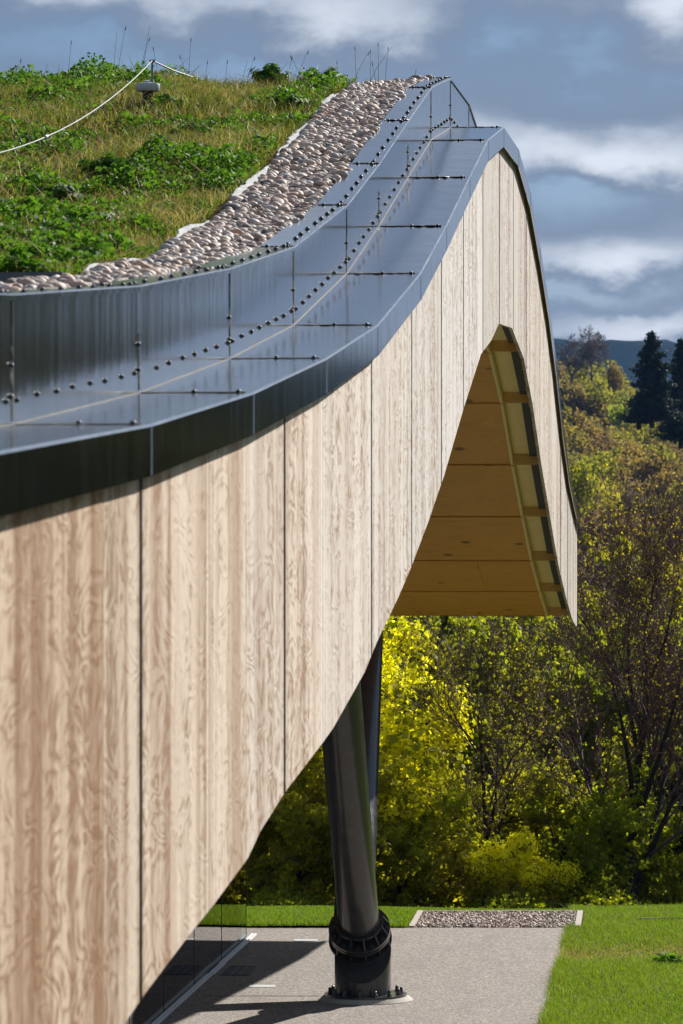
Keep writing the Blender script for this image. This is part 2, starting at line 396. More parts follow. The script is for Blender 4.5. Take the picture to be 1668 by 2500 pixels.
Tpx = [(0, 1102.7), (372, 1036), (620, 958.5), (799, 874.5), (924, 793), (1028, 667), (1091, 551), (1149, 430), (1193, 341), (1231, 310),
       (1267, 363), (1296, 468), (1320, 604), (1341, 740), (1359, 880), (1375, 1030), (1391, 1150), (1406, 1222), (1419, 1272)]
TU = [unproj(x, y) for x, y in Tpx]
TU = [(2.0, TU[0][1]+.10), (6.0, TU[0][1]+.02)] + TU
WBpx = [(304, 2500), (358, 2421), (456, 2291), (521, 2210), (605, 2096), (635, 2031), (700, 1928), (787, 1814), (814, 1776), (890, 1641),
        (919, 1569), (973, 1456), (1005, 1381), (1045.5, 1274), (1084, 1161), (1130, 1002), (1174, 864.6), (1199, 832), (1218, 790), (1250, 801),
        (1279, 876), (1300, 983), (1321, 1129), (1346, 1280), (1364, 1381), (1382, 1458), (1397, 1512), (1407, 1529)]
VW = 0.045
WB = [unproj(x, y, VW) for x, y in WBpx]
WB = [(2.0, WB[0][1]-.35), (8.0, WB[0][1]-.15)] + WB
UEND = 54.1
def interp(P, u):
    return float(np.interp(u, [p[0] for p in P], [p[1] for p in P]))
T = lambda u: interp(TU, u)
B = lambda u: interp(WB, u)
LIP = 0.165; LEDGE = 0.455; UPH = 0.42; CAPW = 0.185
SEAMS = [2.0, 4.3, 7.2, 10.15] + [unproj(x, 0)[0] for x in (372, 621, 799, 924, 1028, 1091, 1148, 1193, 1231, 1267, 1296, 1320)] + [44.4, 46.8, 49.2, 51.6, UEND]

def knots(P, a, b, step=None):
    k = [a] + [p[0] for p in P if a+1e-4 < p[0] < b-1e-4] + [b]
    return sorted(k)
def strip(us, zlo, zhi, x0, x1):
    """prism running along u between x0 (inner) and x1 (outer); zlo/zhi functions of u"""
    m = MB(); n = len(us)
    for u in us:
        m.v += [(x0, u, zlo(u)), (x1, u, zlo(u)), (x1, u, zhi(u)), (x0, u, zhi(u))]
    for i in range(n-1):
        a, b = 4*i, 4*i+4
        for k in range(4):
            k2 = (k+1) % 4; m.f.append((a+k2, a+k, b+k, b+k2))
    m.f.append((0, 1, 2, 3)); e = 4*(n-1); m.f.append((e+3, e+2, e+1, e))
    return m

# bolt: dome-headed fixing with washer
bm = MB(); bm.lathe([(.0115, 0), (.0115, .003), (.0085, .0035), (.0085, .007), (.005, .010), (.001, .011)], 8)
BOLT = bm.mesh('bolt', M['bolt'], True, 50)
def bolt(parent, x, u, z, rot, s=1.0):
    return add('bolt', BOLT, parent, (x, u, z), rot, (s, s, s))

def sealant(parent, pts, w, nrm, name='sealant_strip', amp=0.6):
    """irregular narrow strip through pts, standing 3 mm proud along nrm"""
    pts = [np.array(p, float) for p in pts]; nrm = np.array(nrm, float)
    m = MB(); N = 14; q = []
    for i in range(N+1):
        f = i/N*(len(pts)-1); k = min(int(f), len(pts)-2); q.append(pts[k]*(1-f+k)+pts[k+1]*(f-k))
    for i, p in enumerate(q):
        t = q[min(i+1, N)]-q[max(i-1, 0)]; t /= np.linalg.norm(t)
        s = np.cross(t, nrm); s /= np.linalg.norm(s)
        ww = w*(.55+amp*random.random()*(1.8 if random.random() < .2 else 1)); j = w*.25*(random.random()-.5)
        m.v += [tuple(p-s*(ww/2)+s*j), tuple(p+s*(ww/2)+s*j), tuple(p+s*(ww/4)+s*j+nrm*.004), tuple(p-s*(ww/4)+s*j+nrm*.004)]
    for i in range(N):
        a = 4*i
        for k in range(4): m.f.append((a+k, a+(k+1) % 4, a+4+(k+1) % 4, a+4+k))
    m.f += [(3, 2, 1, 0), (4*N, 4*N+1, 4*N+2, 4*N+3)]
    return add(name, m.mesh(name, M['rubber']), parent)

NB = 0
for i in range(len(SEAMS)-1):
    u0, u1 = SEAMS[i]+.002, SEAMS[i+1]-.002
    us = knots(TU, u0, u1)
    slope = (T(u1)-T(u0))/(u1-u0); tilt = math.atan(slope)
    # outer lip, with a chamfered top arris
    m = MB()
    for u in us:
        z = T(u)
        m.v += [(-.006, u, z-LIP), (0, u, z-LIP), (0, u, z-.007), (-.007, u, z+.001), (-.03, u, z+.001), (-.03, u, z-.006), (-.006, u, z-.012)]
    for k in range(len(us)-1):
        for j in range(7): m.f.append((7*k+(j+1) % 7, 7*k+j, 7*k+7+j, 7*k+7+(j+1) % 7))
    m.f.append(tuple(range(7))); m.f.append(tuple(7*(len(us)-1)+j for j in range(6, -1, -1)))
    add('fascia_flashing', m.mesh('fascia_flashing', M['metal']), BLD)
    # underside return that closes the overhang onto the boards
    # ledge sheet
    lg = add('ledge_sheet', strip(us, lambda u: T(u)-.004, lambda u: T(u)-.0005, -LEDGE-.01, -.0305).mesh('ledge_sheet', M['metal']), BLD)
    up = add('upstand_sheet', strip(us, lambda u: T(u)+.0005, lambda u: T(u)+UPH-.012, -LEDGE-.004, -LEDGE).mesh('upstand_sheet', M['metal']), BLD)
    # cap: top sheet with small drip edge
    m = MB()
    for u in us:
        z = T(u)+UPH
        m.v += [(-LEDGE+.006, u, z-.022), (-LEDGE+.010, u, z-.022), (-LEDGE+.010, u, z-.004), (-LEDGE+.005, u, z+.001), (-LEDGE-CAPW, u, z+.001),
                (-LEDGE-CAPW, u, z-.004), (-LEDGE+.004, u, z-.005)]
    for k in range(len(us)-1):
        for j in range(7): m.f.append((7*k+(j+1) % 7, 7*k+j, 7*k+7+j, 7*k+7+(j+1) % 7))
    m.f.append(tuple(range(7))); m.f.append(tuple(7*(len(us)-1)+j for j in range(6, -1, -1)))
    cp = add('cap_sheet', m.mesh('cap_sheet', M['metal']), BLD)
    if 9 < u1 < 44:
        # bolt rows
        nb = int(round((u1-u0)/.36))
        for k in range(nb):
            u = u0+.10+(u1-u0-.2)*(k+.15*(random.random()-.5))/max(nb-1, 1)
            if i == 5 and k == 0: continue
            bolt(up, -LEDGE, u, T(u)+.075+.006*random.random(), (0, pi/2, 0), 1.0+.35*min(1, max(0, (u-15)/8)))
        for k in range(nb):
            u = u0+.10+(u1-u0-.2)*(k+.2*(random.random()-.5))/max(nb-1, 1)
            bolt(cp, -LEDGE-.045+.006*random.random(), u, T(u)+UPH+.001, (tilt, 0, 0), 1.1+.3*min(1, max(0, (u-15)/8)))
        # seam at the far end of this sheet
        us_ = SEAMS[i+1]
        zs = T(us_)
        sealant(up, [(-LEDGE, us_, zs+.01), (-LEDGE, us_, zs+UPH*(.55 if i in (4, 8, 9) else .97))], .045 if i == 6 else .030, (1, 0, 0), amp=.9)
        sealant(lg, [(-LEDGE+.01, us_, zs), (-.035, us_, zs)], .05, (0, 0, 1), amp=1.0)
        sealant(cp, [(-LEDGE+.004, us_, zs+UPH+.001), (-LEDGE-CAPW+.01, us_, zs+UPH+.001)], .045, (0, 0, 1), amp=1.0)
        for x in (-.06, -.235): bolt(lg, x, us_-.02, T(us_-.02), (tilt, 0, 0), 1.25)
        for x in (-LEDGE-.03, -LEDGE-.14): bolt(cp, x, us_-.03, T(us_-.03)+UPH+.001, (tilt, 0, 0), 1.2)
        for dz in (.09, .19): bolt(up, -LEDGE, us_-.03, T(us_-.03)+dz, (0, pi/2, 0), 1.1)
        # narrow pale joint on the fascia
        add('joint_cover', strip([us_-.012, us_+.012], lambda u: T(us_)-LIP+.002+slope*(u-us_), lambda u: T(us_)-.009+slope*(u-us_), 0.0, .0025).mesh('joint_cover', M['metal']), BLD)
    # tan bead along the inner corner
    add('sealant_bead', strip(us, lambda u: T(u)-.0004, lambda u: T(u)+.002, -LEDGE+.0005, -LEDGE+.004).mesh('sealant_bead', M['bead']), BLD)

# fascia boards (plywood panels) and their joints
joints = [2.0, 4.4, 6.8, 9.2] + [unproj(x, 0, VW)[0] for x in (252, 343, 601, 694, 782, 906, 1004, 1077, 1131, 1178, 1219, 1252.5, 1284)] + [41.7, 43.9, 46.1] + \
         [unproj(x, 0, VW)[0] for x in (1368, 1385.5, 1399)] + [UEND-.15]
main_joints = {unproj(x, 0, VW)[0] for x in (343, 694, 906, 1004, 1077, 1131, 1178, 1219, 1252.5, 1284, 1368, 1385.5, 1399)}
for i in range(len(joints)-1):
    a, b = joints[i], joints[i+1]
    g = .012 if b in main_joints else .0025
    us = sorted(set(knots(WB, a+(.012 if a in main_joints else .0025), b-g)))
    off = random.choice([0, .0012, .002])
    o = add('facade_panel', strip(us, B, lambda u: T(u)-.10, -VW-.03, -VW+off).mesh('facade_panel', M['wood']), BLD)
    mid = (a+b)/2; w = max(0, min(1, (mid-10)/15))
    j = .90+.13*random.random(); k = .5*(random.random()-.5)*.08
    warm = (.86, .68, .51); cool = (.98, .955, .94)
    if mid > 33.4: cool = (.86, .80, .74)
    o.color = tuple(min(1.1, (warm[c]*(1-w)+cool[c]*w)*j + (k if c == 0 else -k if c == 2 else 0)) for c in range(3)) + (max(.22, 1-w*1.1),)
    if b in main_joints:
        add('joint_gasket', strip([b-.011, b+.011], lambda u: B(b)+.004, lambda u: T(b)-.11, -VW-.02, -VW+.0055).mesh('joint_gasket', M['rubber']), BLD)

# dark closing board inside, behind the recess and behind the flashing
add('backing_board', strip(knots(TU, 2.0, UEND-.16), lambda u: B(u)+.13, lambda u: T(u)-.03, -VW-.055, -VW-.033).mesh('backing_board', M['batten']), BLD)

# soffit: bays between stations, spruce ply sheets beyond a rail, open recess next to the fascia
ST = [10, 12.4, 14.8, 17.2, 19.6, 22, 24.4, 26.7, 28.9, 31.0, 33.0, 34.95, 36.9, 39.0, 41.2, 43.3, 45.5, 47.7, 49.9, 52.1, UEND-.2]
S = lambda u: B(u)+.035
VF = VW+.032; VR = VW+.30; VIN = 9.0
for i in range(len(ST)-1):
    a, b = ST[i], ST[i+1]
    za, zb = S(a), S(b)
    if i == len(ST)-2: zb = za+.01
    zl = lambda u, za=za, zb=zb, a=a, b=b: za+(zb-za)*(u-a)/(b-a)
    # sheets, split across the depth of the roof
    cut = VR+.03; first = random.choice([1.0, 1.6, 2.44]); 
    if i == 17: first = .62
    while cut < VIN-.1:
        nx = min(cut+first, VIN); first = 2.44
        add('soffit_panel', strip([a+.006, b-.006], zl, lambda u: zl(u)+.02, -nx+.002, -cut-.002).mesh('soffit_panel', M['soffit']), BLD); cut = nx
    add('soffit_rail', strip([a+.03, b-.05], lambda u: zl(u)-.012, lambda u: zl(u)+.09, -VR-.028, -VR).mesh('soffit_rail', M['cream']), BLD)
    add('recess_panel', strip([a+.002, b-.052], lambda u: zl(u)+.10, lambda u: zl(u)+.115, -VR+.001, -VF-.096).mesh('recess_panel', M['cream']), BLD)
    add('vent_mesh', strip([a+.004, b-.054], lambda u: zl(u)+.075, lambda u: zl(u)+.085, -VF-.095, -VF-.005).mesh('vent_mesh', M['mesh']), BLD)
    add('soffit_batten', strip([b-.048, b-.002], lambda u: zb+.002, lambda u: zb+.11, -VR-.0005, -VF-.002).mesh('soffit_batten', M['batten']), BLD)
    # bearer edge across the sheets
    add('panel_lip', strip([b-.030, b-.004], lambda u: zb-.008, lambda u: zb-.0005, -VIN, -VR-.03).mesh('panel_lip', M['soffit']), BLD)

# deck that carries the planting, end board and inner closure
GR0 = LEDGE+CAPW
deck_us = sorted(set(knots(TU, 2.0, UEND-.03) + list(np.arange(3, 53.5, 1.0))))
add('roof_deck', strip(deck_us, lambda u: T(u)+.10, lambda u: T(u)+.30, -VIN, -GR0+.03).mesh('roof_deck', M['soil']), BLD)
mm = MB(); mm.hexa([(-VIN, UEND-.05, S(53)+.08), (-.046, UEND-.05, S(53)+.08), (-.046, UEND-.02, S(53)+.08), (-VIN, UEND-.02, S(53)+.08),
                    (-VIN, UEND-.05, T(UEND)-.03), (-.046, UEND-.05, T(UEND)-.03), (-.046, UEND-.02, T(UEND)-.03), (-VIN, UEND-.02, T(UEND)-.03)])
add('end_board', mm.mesh('end_board', M['wood']), BLD)
add('upstand_core', strip(knots(TU, 2.0, UEND-.03), lambda u: T(u)-.03, lambda u: T(u)+UPH-.02, -GR0+.032, -LEDGE-.006).mesh('upstand_core', M['batten']), BLD)
add('ledge_core', strip(knots(TU, 2.0, UEND-.06), lambda u: T(u)-.028, lambda u: T(u)-.005, -LEDGE-.005, -.034).mesh('ledge_core', M['batten']), BLD)

# ------------------------------------------------------------------ raking steel column (part) with its joint
def W2L(p):
    x, y, z = p[0]+D0, p[1], p[2]
    return np.array([x*CP - y*SP, x*SP + y*CP, z])
Jc = W2L((.190, 43.10, .725)); foot = W2L((.254, 43.10, 0))
gam = radians(46)
aw = np.array([-.056, -sin(gam), cos(gam)]); aw /= np.linalg.norm(aw)
al = np.array([aw[0]*CP - aw[1]*SP, aw[0]*SP + aw[1]*CP, aw[2]])
mb = MB(); mb.tube([Jc+al*.10, Jc+al*1.6, Jc+al*4.2, Jc+al*9.4], [.214, .215, .216, .21], 40)
colm = add('steel_column', mb.mesh('steel_column', M['steel'], True, 40), BLD)
e1 = np.cross(al, [0, 1, 0]); e1 /= np.linalg.norm(e1); e2 = np.cross(al, e1)
def ringpt(r, th, h): return Jc + al*h + r*(cos(th)*e1+sin(th)*e2)
def disc(r0, r1, h0, h1, name, matn='steel', n=40):
    m = MB()
    for r, h in ((r0, h0), (r1, h0), (r1, h1), (r0, h1)):
        for k in range(n): m.v.append(tuple(ringpt(r, 2*pi*k/n, h)))
    for j in range(4):
        for k in range(n): m.f.append((j*n+k, j*n+(k+1) % n, ((j+1) % 4)*n+(k+1) % n, ((j+1) % 4)*n+k))
    return add(name, m.mesh(name, M[matn], True, 35), colm)
disc(.20, .325, .010, .045, 'flange'); disc(.20, .325, -.035, -.002, 'flange'); disc(.22, .258, .15, .165, 'weld_ring')
disc(.20, .335, -.155, -.130, 'flange')
for k in range(12):
    th = 2*pi*(k+.5)/12; g = MB(); w = np.cross(al, ringpt(1, th, 0)-Jc)*.007
    P = [ringpt(.225, th, .045), ringpt(.318, th, .045), ringpt(.258, th, .17), ringpt(.225, th, .17)]
    g.hexa([p-w for p in P]+[p+w for p in P]); add('gusset', g.mesh('gusset', M['steel']), colm)
    P = [ringpt(.225, th, -.130), ringpt(.328, th, -.130), ringpt(.318, th, -.036), ringpt(.225, th, -.036)]
    g = MB(); g.hexa([p-w for p in P]+[p+w for p in P]); add('gusset', g.mesh('gusset', M['steel']), colm)
    th = 2*pi*k/12; g = MB()
    g.tube([ringpt(.285, th, .044), ringpt(.285, th, .070)], .022, 6); g.tube([ringpt(.285, th, .070), ringpt(.285, th, .085)], .013, 8)
    add('flange_bolt', g.mesh('flange_bolt', M['steel']), colm)
# pedestal cut by the joint plane
ped = W2L((.225, 43.10, 0)); n = 48; g = MB(); R = .298
for k in range(n):
    th = 2*pi*k/n; x, y = ped[0]+R*cos(th), ped[1]+R*sin(th); g.v.append((x, y, .05))
for k in range(n):
    th = 2*pi*k/n; x, y = ped[0]+R*cos(th), ped[1]+R*sin(th)
    z = Jc[2] - (al[0]*(x-Jc[0])+al[1]*(y-Jc[1]))/al[2] - .150/al[2]
    g.v.append((x, y, max(.12, z)))
for k in range(n): g.f.append((k, (k+1) % n, n+(k+1) % n, n+k))
g.f.append(tuple(range(n, 2*n)))
add('pedestal', g.mesh('pedestal', M['steel'], True, 40), colm)
g = MB(); g.tube([Jc-al*.03, Jc-al*.20], .225, 32); add('pedestal_core', g.mesh('pedestal_core', M['steel'], True, 40), colm)
g = MB(); g.lathe([(.435, .045), (.435, .066), (.30, .068)], 40, foot[:2]); add('base_plate', g.mesh('base_plate', M['steel'], True, 30), colm)
g = MB()
prof = [(.50, -.02), (.497, .006), (.445, .044), (.43, .0449)]
g.lathe(prof, 40, foot[:2]); g.v = [(x+.004*random.uniform(-1, 1), y+.004*random.uniform(-1, 1), z) for x, y, z in g.v]
add('footing', g.mesh('footing', M['concrete'], True, 30), colm)
nut = MB(); nut.lathe([(.030, 0), (.030, .004), (.022, .0045), (.022, .028), (.019, .030), (.019, .052), (.012, .062), (.002, .066)], 8)
NUT = nut.mesh('anchor_nut', M['steel'], True, 40)
for k in range(14):
    th = 2*pi*(k+.3)/14; add('anchor_nut', NUT, colm, (foot[0]+.375*cos(th), foot[1]+.375*sin(th), .067), (0, 0, th))
# second arm, leaning away behind the first
p0 = W2L((.12, 43.38, .55)); p1 = W2L((.325, 48.0, 5.05))
g = MB(); g.tube([p0, p0*.6+p1*.4, p1], [.215, .212, .205], 36); add('steel_column', g.mesh('steel_column', M['steel'], True, 40), BLD)

# ------------------------------------------------------------------ glass screen set in a floor channel
VG = 3.85
gl_edges = [34.5, 36.9, 39.3, 41.75, 44.2, 46.65, 49.1]
for i in range(len(gl_edges)-1):
    a, b = gl_edges[i]+.006, gl_edges[i+1]-.006
    g = MB(); g.box(-VG-.012, -VG, a, b, .0, min(S((a+b)/2), S(b), S(a))-.03)
    pane = add('glass_pane', g.mesh('glass_pane', M['glass']), BLD)
    g = MB(); g.box(-VG-.002, -VG+.004, b+.001, b+.011, .02, S(b)-.05); add('edge_seal', g.mesh('edge_seal', M['rubber']), pane)
chan = MB()
for i, (a, b) in enumerate([(34.5, 39.3), (39.33, 43.7), (43.73, 45.2), (45.25, 46.3), (46.33, 48.7), (48.75, 49.6)]):
    g = MB(); o_ = .012 if i == 3 else 0
    g.box(-VG+.006+o_, -VG+.075+o_, a, b, .0, .012); g.box(-VG+.018+o_, -VG+.028+o_, a, b, .012, .022); g.box(-VG+.06+o_, -VG+.066+o_, a, b, .012, .020)
    add('floor_channel', g.mesh('floor_channel', M['light']), BLD)
# return screen across the end of the glass box
g = MB(); g.box(-VG-.4, -VG-.016, 46.66, 46.672, 0, 4.2); add('glass_pane', g.mesh('glass_pane', M['glass']), BLD)

# ------------------------------------------------------------------ ground: paving, lawn, terrain, gravel pit
def sheet(name, x0, x1, y0, y1, z, dx, dy, zfun=None, mat_='lawn', clip=None):
    nx = 140; ny = max(2, int((y1-y0)/dy))
    xs = np.linspace(0, 1, nx); ys = np.linspace(y0, y1, ny)
    V = []; 
    for y in ys:
        a, b = (clip(y) if clip else (x0, x1))
        for t in xs:
            x = a+(b-a)*t; V.append((x, y, z + (zfun(x, y) if zfun else 0)))
    F = [(j*nx+i, j*nx+i+1, (j+1)*nx+i+1, (j+1)*nx+i) for j in range(ny-1) for i in range(nx-1)]
    return mesh_np(name, V, F, M[mat_], smooth=True)
def path_edge(y): return 2.02+(y-41.04)*.0809
YP = 50.55                                # far edge of the paving
m = MB()
m.add([(-14, -8, 0), (path_edge(-8), -8, 0), (path_edge(YP), YP, 0), (-14, YP, 0), (-14, -8, -.12), (path_edge(-8), -8, -.12), (path_edge(YP), YP, -.12), (-14, YP, -.12)],
      [(0, 1, 2, 3), (0, 4, 5, 1), (1, 5, 6, 2), (2, 6, 7, 3), (3, 7, 4, 0)])
add('paving', m.mesh('paving', M['resin']), kind='structure')

def lump(x, y): return .018*sin(x*1.7+y*.9)+.012*sin(x*3.3-y*2.1)
def bankz(x, y):
    if y < 52.9: return 0
    return -(.16*(y-52.9)**1.25)
def terr(x, y):
    if y < 52.9: z = -.06
    elif y < 60: z = -.10-.16*(y-52.9)**1.25
    elif y < 95: z = -1.94-(y-60)*.08
    elif y < 260: z = -4.74-(y-95)*.066
    elif y < 420: z = -15.6+(y-260)*.01
    elif y < 930: z = -14+(y-420)*.088
    else: z = 30.9-(y-930)*.06
    if y > 60: z += min(1, (y-60)/300)*(3.0*sin(x*.021+y*.004)+1.5*sin(x*.05+2))
    if 420 < y: z += (5.0*max(0, min(1, (64-x)/14))-4.0*max(0, min(1, (x-64)/10)))*min(1, (y-420)/400)
    if y < 60 and x < -14: z = -.02
    return max(z, -40)
ys = np.concatenate([np.arange(-60, 50, 12), np.arange(50, 100, 1.0), np.arange(100, 460, 20), np.arange(460, 1500, 30), np.arange(1500, 8200, 300)])
xs = np.concatenate([np.arange(-3000, -300, 250), np.arange(-300, 300, 12), np.arange(300, 3001, 250)])
V = [(x, y, terr(x, y)) for y in ys for x in xs]; nx = len(xs)
F = [(j*nx+i, j*nx+i+1, (j+1)*nx+i+1, (j+1)*nx+i) for j in range(len(ys)-1) for i in range(nx-1)]
add('ground', mesh_np('ground', V, F, M['bank'], True), kind='structure')
# far blue hill: a ridge with real width
xs = np.linspace(-2600, 2600, 520); ys = np.linspace(2900, 4700, 14); V = []
for y in ys:
    k = math.exp(-((y-3700)/420)**2)
    for x in xs:
        top = 5.13 + 3700*(.0375 + .0035*sin(x*.0021+1.1) + .0012*sin(x*.009) - .000004*(x-350))
        V.append((x, y, -60+(top+60+2.2*sin(x*.05)+1.6*sin(x*.13+1)+1.2*random.random())*k))
F = [(j*520+i, j*520+i+1, (j+1)*520+i+1, (j+1)*520+i) for j in range(13) for i in range(519)]
add('hill', mesh_np('hill', V, F, M['hill'], True), kind='structure')

# lawn to the right of the path and beyond the paving
lawn_r = sheet('lawn', 0, 1, -8, YP, .004, .25, .5, lump, clip=lambda y: (path_edge(y)+.002, 30))
add('lawn', lawn_r, kind='structure')
PITX0, PITX1, PITY0, PITY1 = .90, 2.88, YP+.02, 52.5
def pit_shift(y): return (y-PITY0)*.075
def lawnback(x, y): return .02*sin(x*1.1+2)+bankz(x, y)
add('lawn', sheet('lawn', -16, 0, YP+.002, 58, .004, .3, .25, lawnback, clip=lambda y: (-16, PITX0-.075+pit_shift(min(y, PITY1)))), kind='structure')
add('lawn', sheet('lawn', 0, 30, YP+.002, 58, .004, .3, .25, lawnback, clip=lambda y: (PITX1+.075+pit_shift(min(y, PITY1)), 30)), kind='structure')
add('lawn', sheet('lawn', 0, 30, PITY1+.05, 58, .002, .3, .25, lawnback, clip=lambda y: (PITX0-.08+pit_shift(PITY1), PITX1+.08+pit_shift(PITY1))), kind='structure')

pit = thing('gravel_bed', 'square bed of pinkish gravel in a pale kerb beyond the paving', 'gravel bed', (PITX0, PITY0, 0))
def kerbpiece(a, b, w, name='kerb_strip'):
    a = np.array(a, float); b = np.array(b, float); t = (b-a)/np.linalg.norm(b-a); s = np.array([-t[1], t[0]])*w/2
    c = [a-s, b-s, b+s, a+s]; g = MB(); g.hexa([(p[0], p[1], -.08) for p in c]+[(p[0], p[1], .022) for p in c])
    return add(name, g.mesh(name, M['kerb']), pit)
dy = PITY1-PITY0; sh = dy*.075; wx = PITX1-PITX0
kerbpiece((-.035, 0), (-.035+sh, dy), .07); kerbpiece((wx+.035, 0), (wx+.035+sh, dy), .07); kerbpiece((-.07+sh, dy+.022), (wx+.07+sh, dy+.022), .04)

# --- stones
def stone_mesh(seed, sx, sy, sz, sub=2):
    import bmesh
    b = bmesh.new(); bmesh.ops.create_icosphere(b, subdivisions=sub, radius=1.0)
    r = random.Random(seed); ph = [r.uniform(0, 6) for _ in range(6)]
    for v in b.verts:
        p = v.co
        k = 1+.10*sin(2.1*p.x+ph[0])+.08*sin(2.7*p.y+ph[1])+.07*sin(3.1*p.z+ph[2]+p.x)
        v.co = (p.x*k*sx, p.y*k*sy, p.z*k*sz)
    me = bpy.data.meshes.new('pebble'); b.to_mesh(me); b.free()
    V = np.array([v.co[:] for v in me.vertices]); F = np.array([p.vertices[:] for p in me.polygons]); return V, F, me
PEB = [stone_mesh(k, *d) for k, d in enumerate([(.038, .028, .020), (.034, .027, .022), (.043, .028, .018), (.031, .027, .023), (.037, .025, .019), (.046, .032, .022)])]
for V_, F_, me in PEB:
    me.materials.append(M['pebble']); me.polygons.foreach_set('use_smooth', np.ones(len(me.polygons), dtype=bool))
PEBLO = [stone_mesh(k+9, *d, sub=1)[:2] for k, d in enumerate([(.040, .027, .017), (.034, .026, .019), (.045, .026, .016)])]
def rotm(ax, ay, az):
    cx, sx, cy, sy, cz, sz = cos(ax), sin(ax), cos(ay), sin(ay), cos(az), sin(az)
    return np.array([[cz*cy, cz*sy*sx-sz*cx, cz*sy*cx+sz*sx], [sz*cy, sz*sy*sx+cz*cx, sz*sy*cx-cz*sx], [-sy, cy*sx, cy*cx]])
def joined(place, lib):
    Vs, Fs, b = [], [], 0
    for (k, loc, rot, s) in place:
        V_, F_ = lib[k % len(lib)][:2]; Vs.append((V_*s) @ rotm(*rot).T + np.array(loc)); Fs.append(F_+b); b += len(V_)
    return np.concatenate(Vs), np.concatenate(Fs)

BED = add('pebble_border', strip(deck_us, lambda u: T(u)+.3005, lambda u: T(u)+.335, -1.20, -GR0+.032).mesh('pebble_border', M['soil']), None, (-D0, 0, 0), (0, 0, -PHI),
          label='border of rounded river pebbles between the planted roof and the metal upstand', category='pebble border')
place = []
rp = random.Random(5)
for layer in range(2):
    u = 9.5
    while u < 38.5:
        tl = math.atan((T(u+.2)-T(u-.2))/.4)
        nrow = 12 if u < 32 else 11
        for k in range(nrow):
            v = GR0+.002+.55*(k+rp.random())/nrow
            uu = u+rp.uniform(-.025, .025)
            z = T(uu)+.345+layer*.026+rp.uniform(-.008, .014)+.02*sin(uu*2.3+v*5)
            if v < GR0+.10: z += .018
            s = rp.uniform(.62, 1.32)*(1.0 if rp.random() > .05 else 1.3)
            place.append((rp.randrange(6), (-v, uu, z), (tl+rp.gauss(0, .28), rp.gauss(0, .28), rp.uniform(0, pi)), s, layer))
        u += .060
def appsize(p):
    x, y = p[1][0], p[1][1]; w = L2W(-x, y); px = 834+FPX*w[0]/w[1]
    vis = px > -5 and p[4] == 1 and y < 35.5
    return (p[3]/w[1]) if vis else 0
place.sort(key=appsize, reverse=True)
for p in place[:300]:
    add('pebble', PEB[p[0]][2], BED, p[1], p[2], (p[3],)*3)
V_, F_ = joined([p[:4] for p in place[300:] if p[1][1] < 26], PEB); add('pebbles', mesh_np('pebbles', V_, F_, M['pebble'], True), BED, kind='stuff')
V_, F_ = joined([p[:4] for p in place[300:] if p[1][1] >= 26], PEB); add('pebbles', mesh_np('pebbles', V_, F_, M['pebble'], True), BED, kind='stuff')
# crumpled fleece edging between pebbles and planting
m = MB(); N = 420; us = np.linspace(10, 37, N)
for i, u in enumerate(us):
    w1 = 1.235+.018*sin(u*2.2)+.012*sin(u*7.3)+.006*rp.gauss(0, 1); h = .024+.014*sin(u*1.9+1)+.010*sin(u*5.1)+.008*rp.random()
    h = max(.012, h)*(1.0 if u < 29 else .5); zb = T(u)+.335
    m.v += [(-w1+.05, u, zb+.005), (-w1+.012+.006*rp.gauss(0, 1), u, zb+.02+h*.6), (-w1, u, zb+.02+h), (-w1-.012, u, zb+.018+h), (-w1-.02, u, zb)]
for i in range(N-1):
    for k in range(4): m.f.append((5*i+k, 5*i+k+1, 5*i+5+k+1, 5*i+5+k))
add('fleece_edging', m.mesh('fleece_edging', M['fleece'], True), None, (-D0, 0, 0), (0, 0, -PHI), label='crumpled white fleece edging between the pebbles and the roof planting', category='edging')
# short grey metal edge showing at the near end of the planting
g = MB(); g.box(-2.9, -1.27, 19.25, 19.32, T(19.3)+.25, T(19.3)+.395)
add('metal_edging', g.mesh('metal_edging', M['galv']), None, (-D0, 0, 0), (0, 0, -PHI), label='short grey metal edging strip at the near end of the roof planting', category='edging')

# gravel in the pit (too small to pick apart singly)
place = []
for k in range(3600):
    y = rp.random()*dy; x = rp.random()*wx+y*.075
    place.append((rp.randrange(3), (x, y, -.012+rp.uniform(0, .022)), (rp.gauss(0, .5), rp.gauss(0, .5), rp.uniform(0, pi)), rp.uniform(.45, .85)))
V_, F_ = joined(place, PEBLO); add('gravel', mesh_np('gravel', V_, F_, M['pebble'], True), pit, kind='stuff')
g = MB(); g.add([(0, 0, -.015), (wx, 0, -.015), (wx+sh, dy, -.015), (sh, dy, -.015)], [(0, 1, 2, 3)]); add('gravel_base', g.mesh('gravel_base', M['soil']), pit)

# ------------------------------------------------------------------ blades and leaves
def blades(P, h, w, lean=.35, seed=0, curl=.5):
    """grass blades as bent two-segment strips; P (n,3) roots, h,w arrays"""
    r = np.random.default_rng(seed); n = len(P); th = r.uniform(0, 2*pi, n); ph = r.uniform(0, 2*pi, n)
    s = np.stack([np.cos(th), np.sin(th), np.zeros(n)], 1)*(w/2)[:, None]
    l = np.abs(r.normal(0, lean, n)); d = np.stack([np.cos(ph)*l, np.sin(ph)*l, np.ones(n)], 1)
    mid = P+d*(h*.55)[:, None]; d2 = d.copy(); d2[:, :2] *= (1+curl*3); d2[:, 2] = .75
    tip = mid+d2*(h*.45)[:, None]
    V = np.stack([P-s, P+s, mid+s*.75, mid-s*.75, tip], 1).reshape(-1, 3); b = (np.arange(n)*5)[:, None]
    F = np.concatenate([b+[0, 1, 2], b+[0, 2, 3], b+[3, 2, 4]])
    return V, F
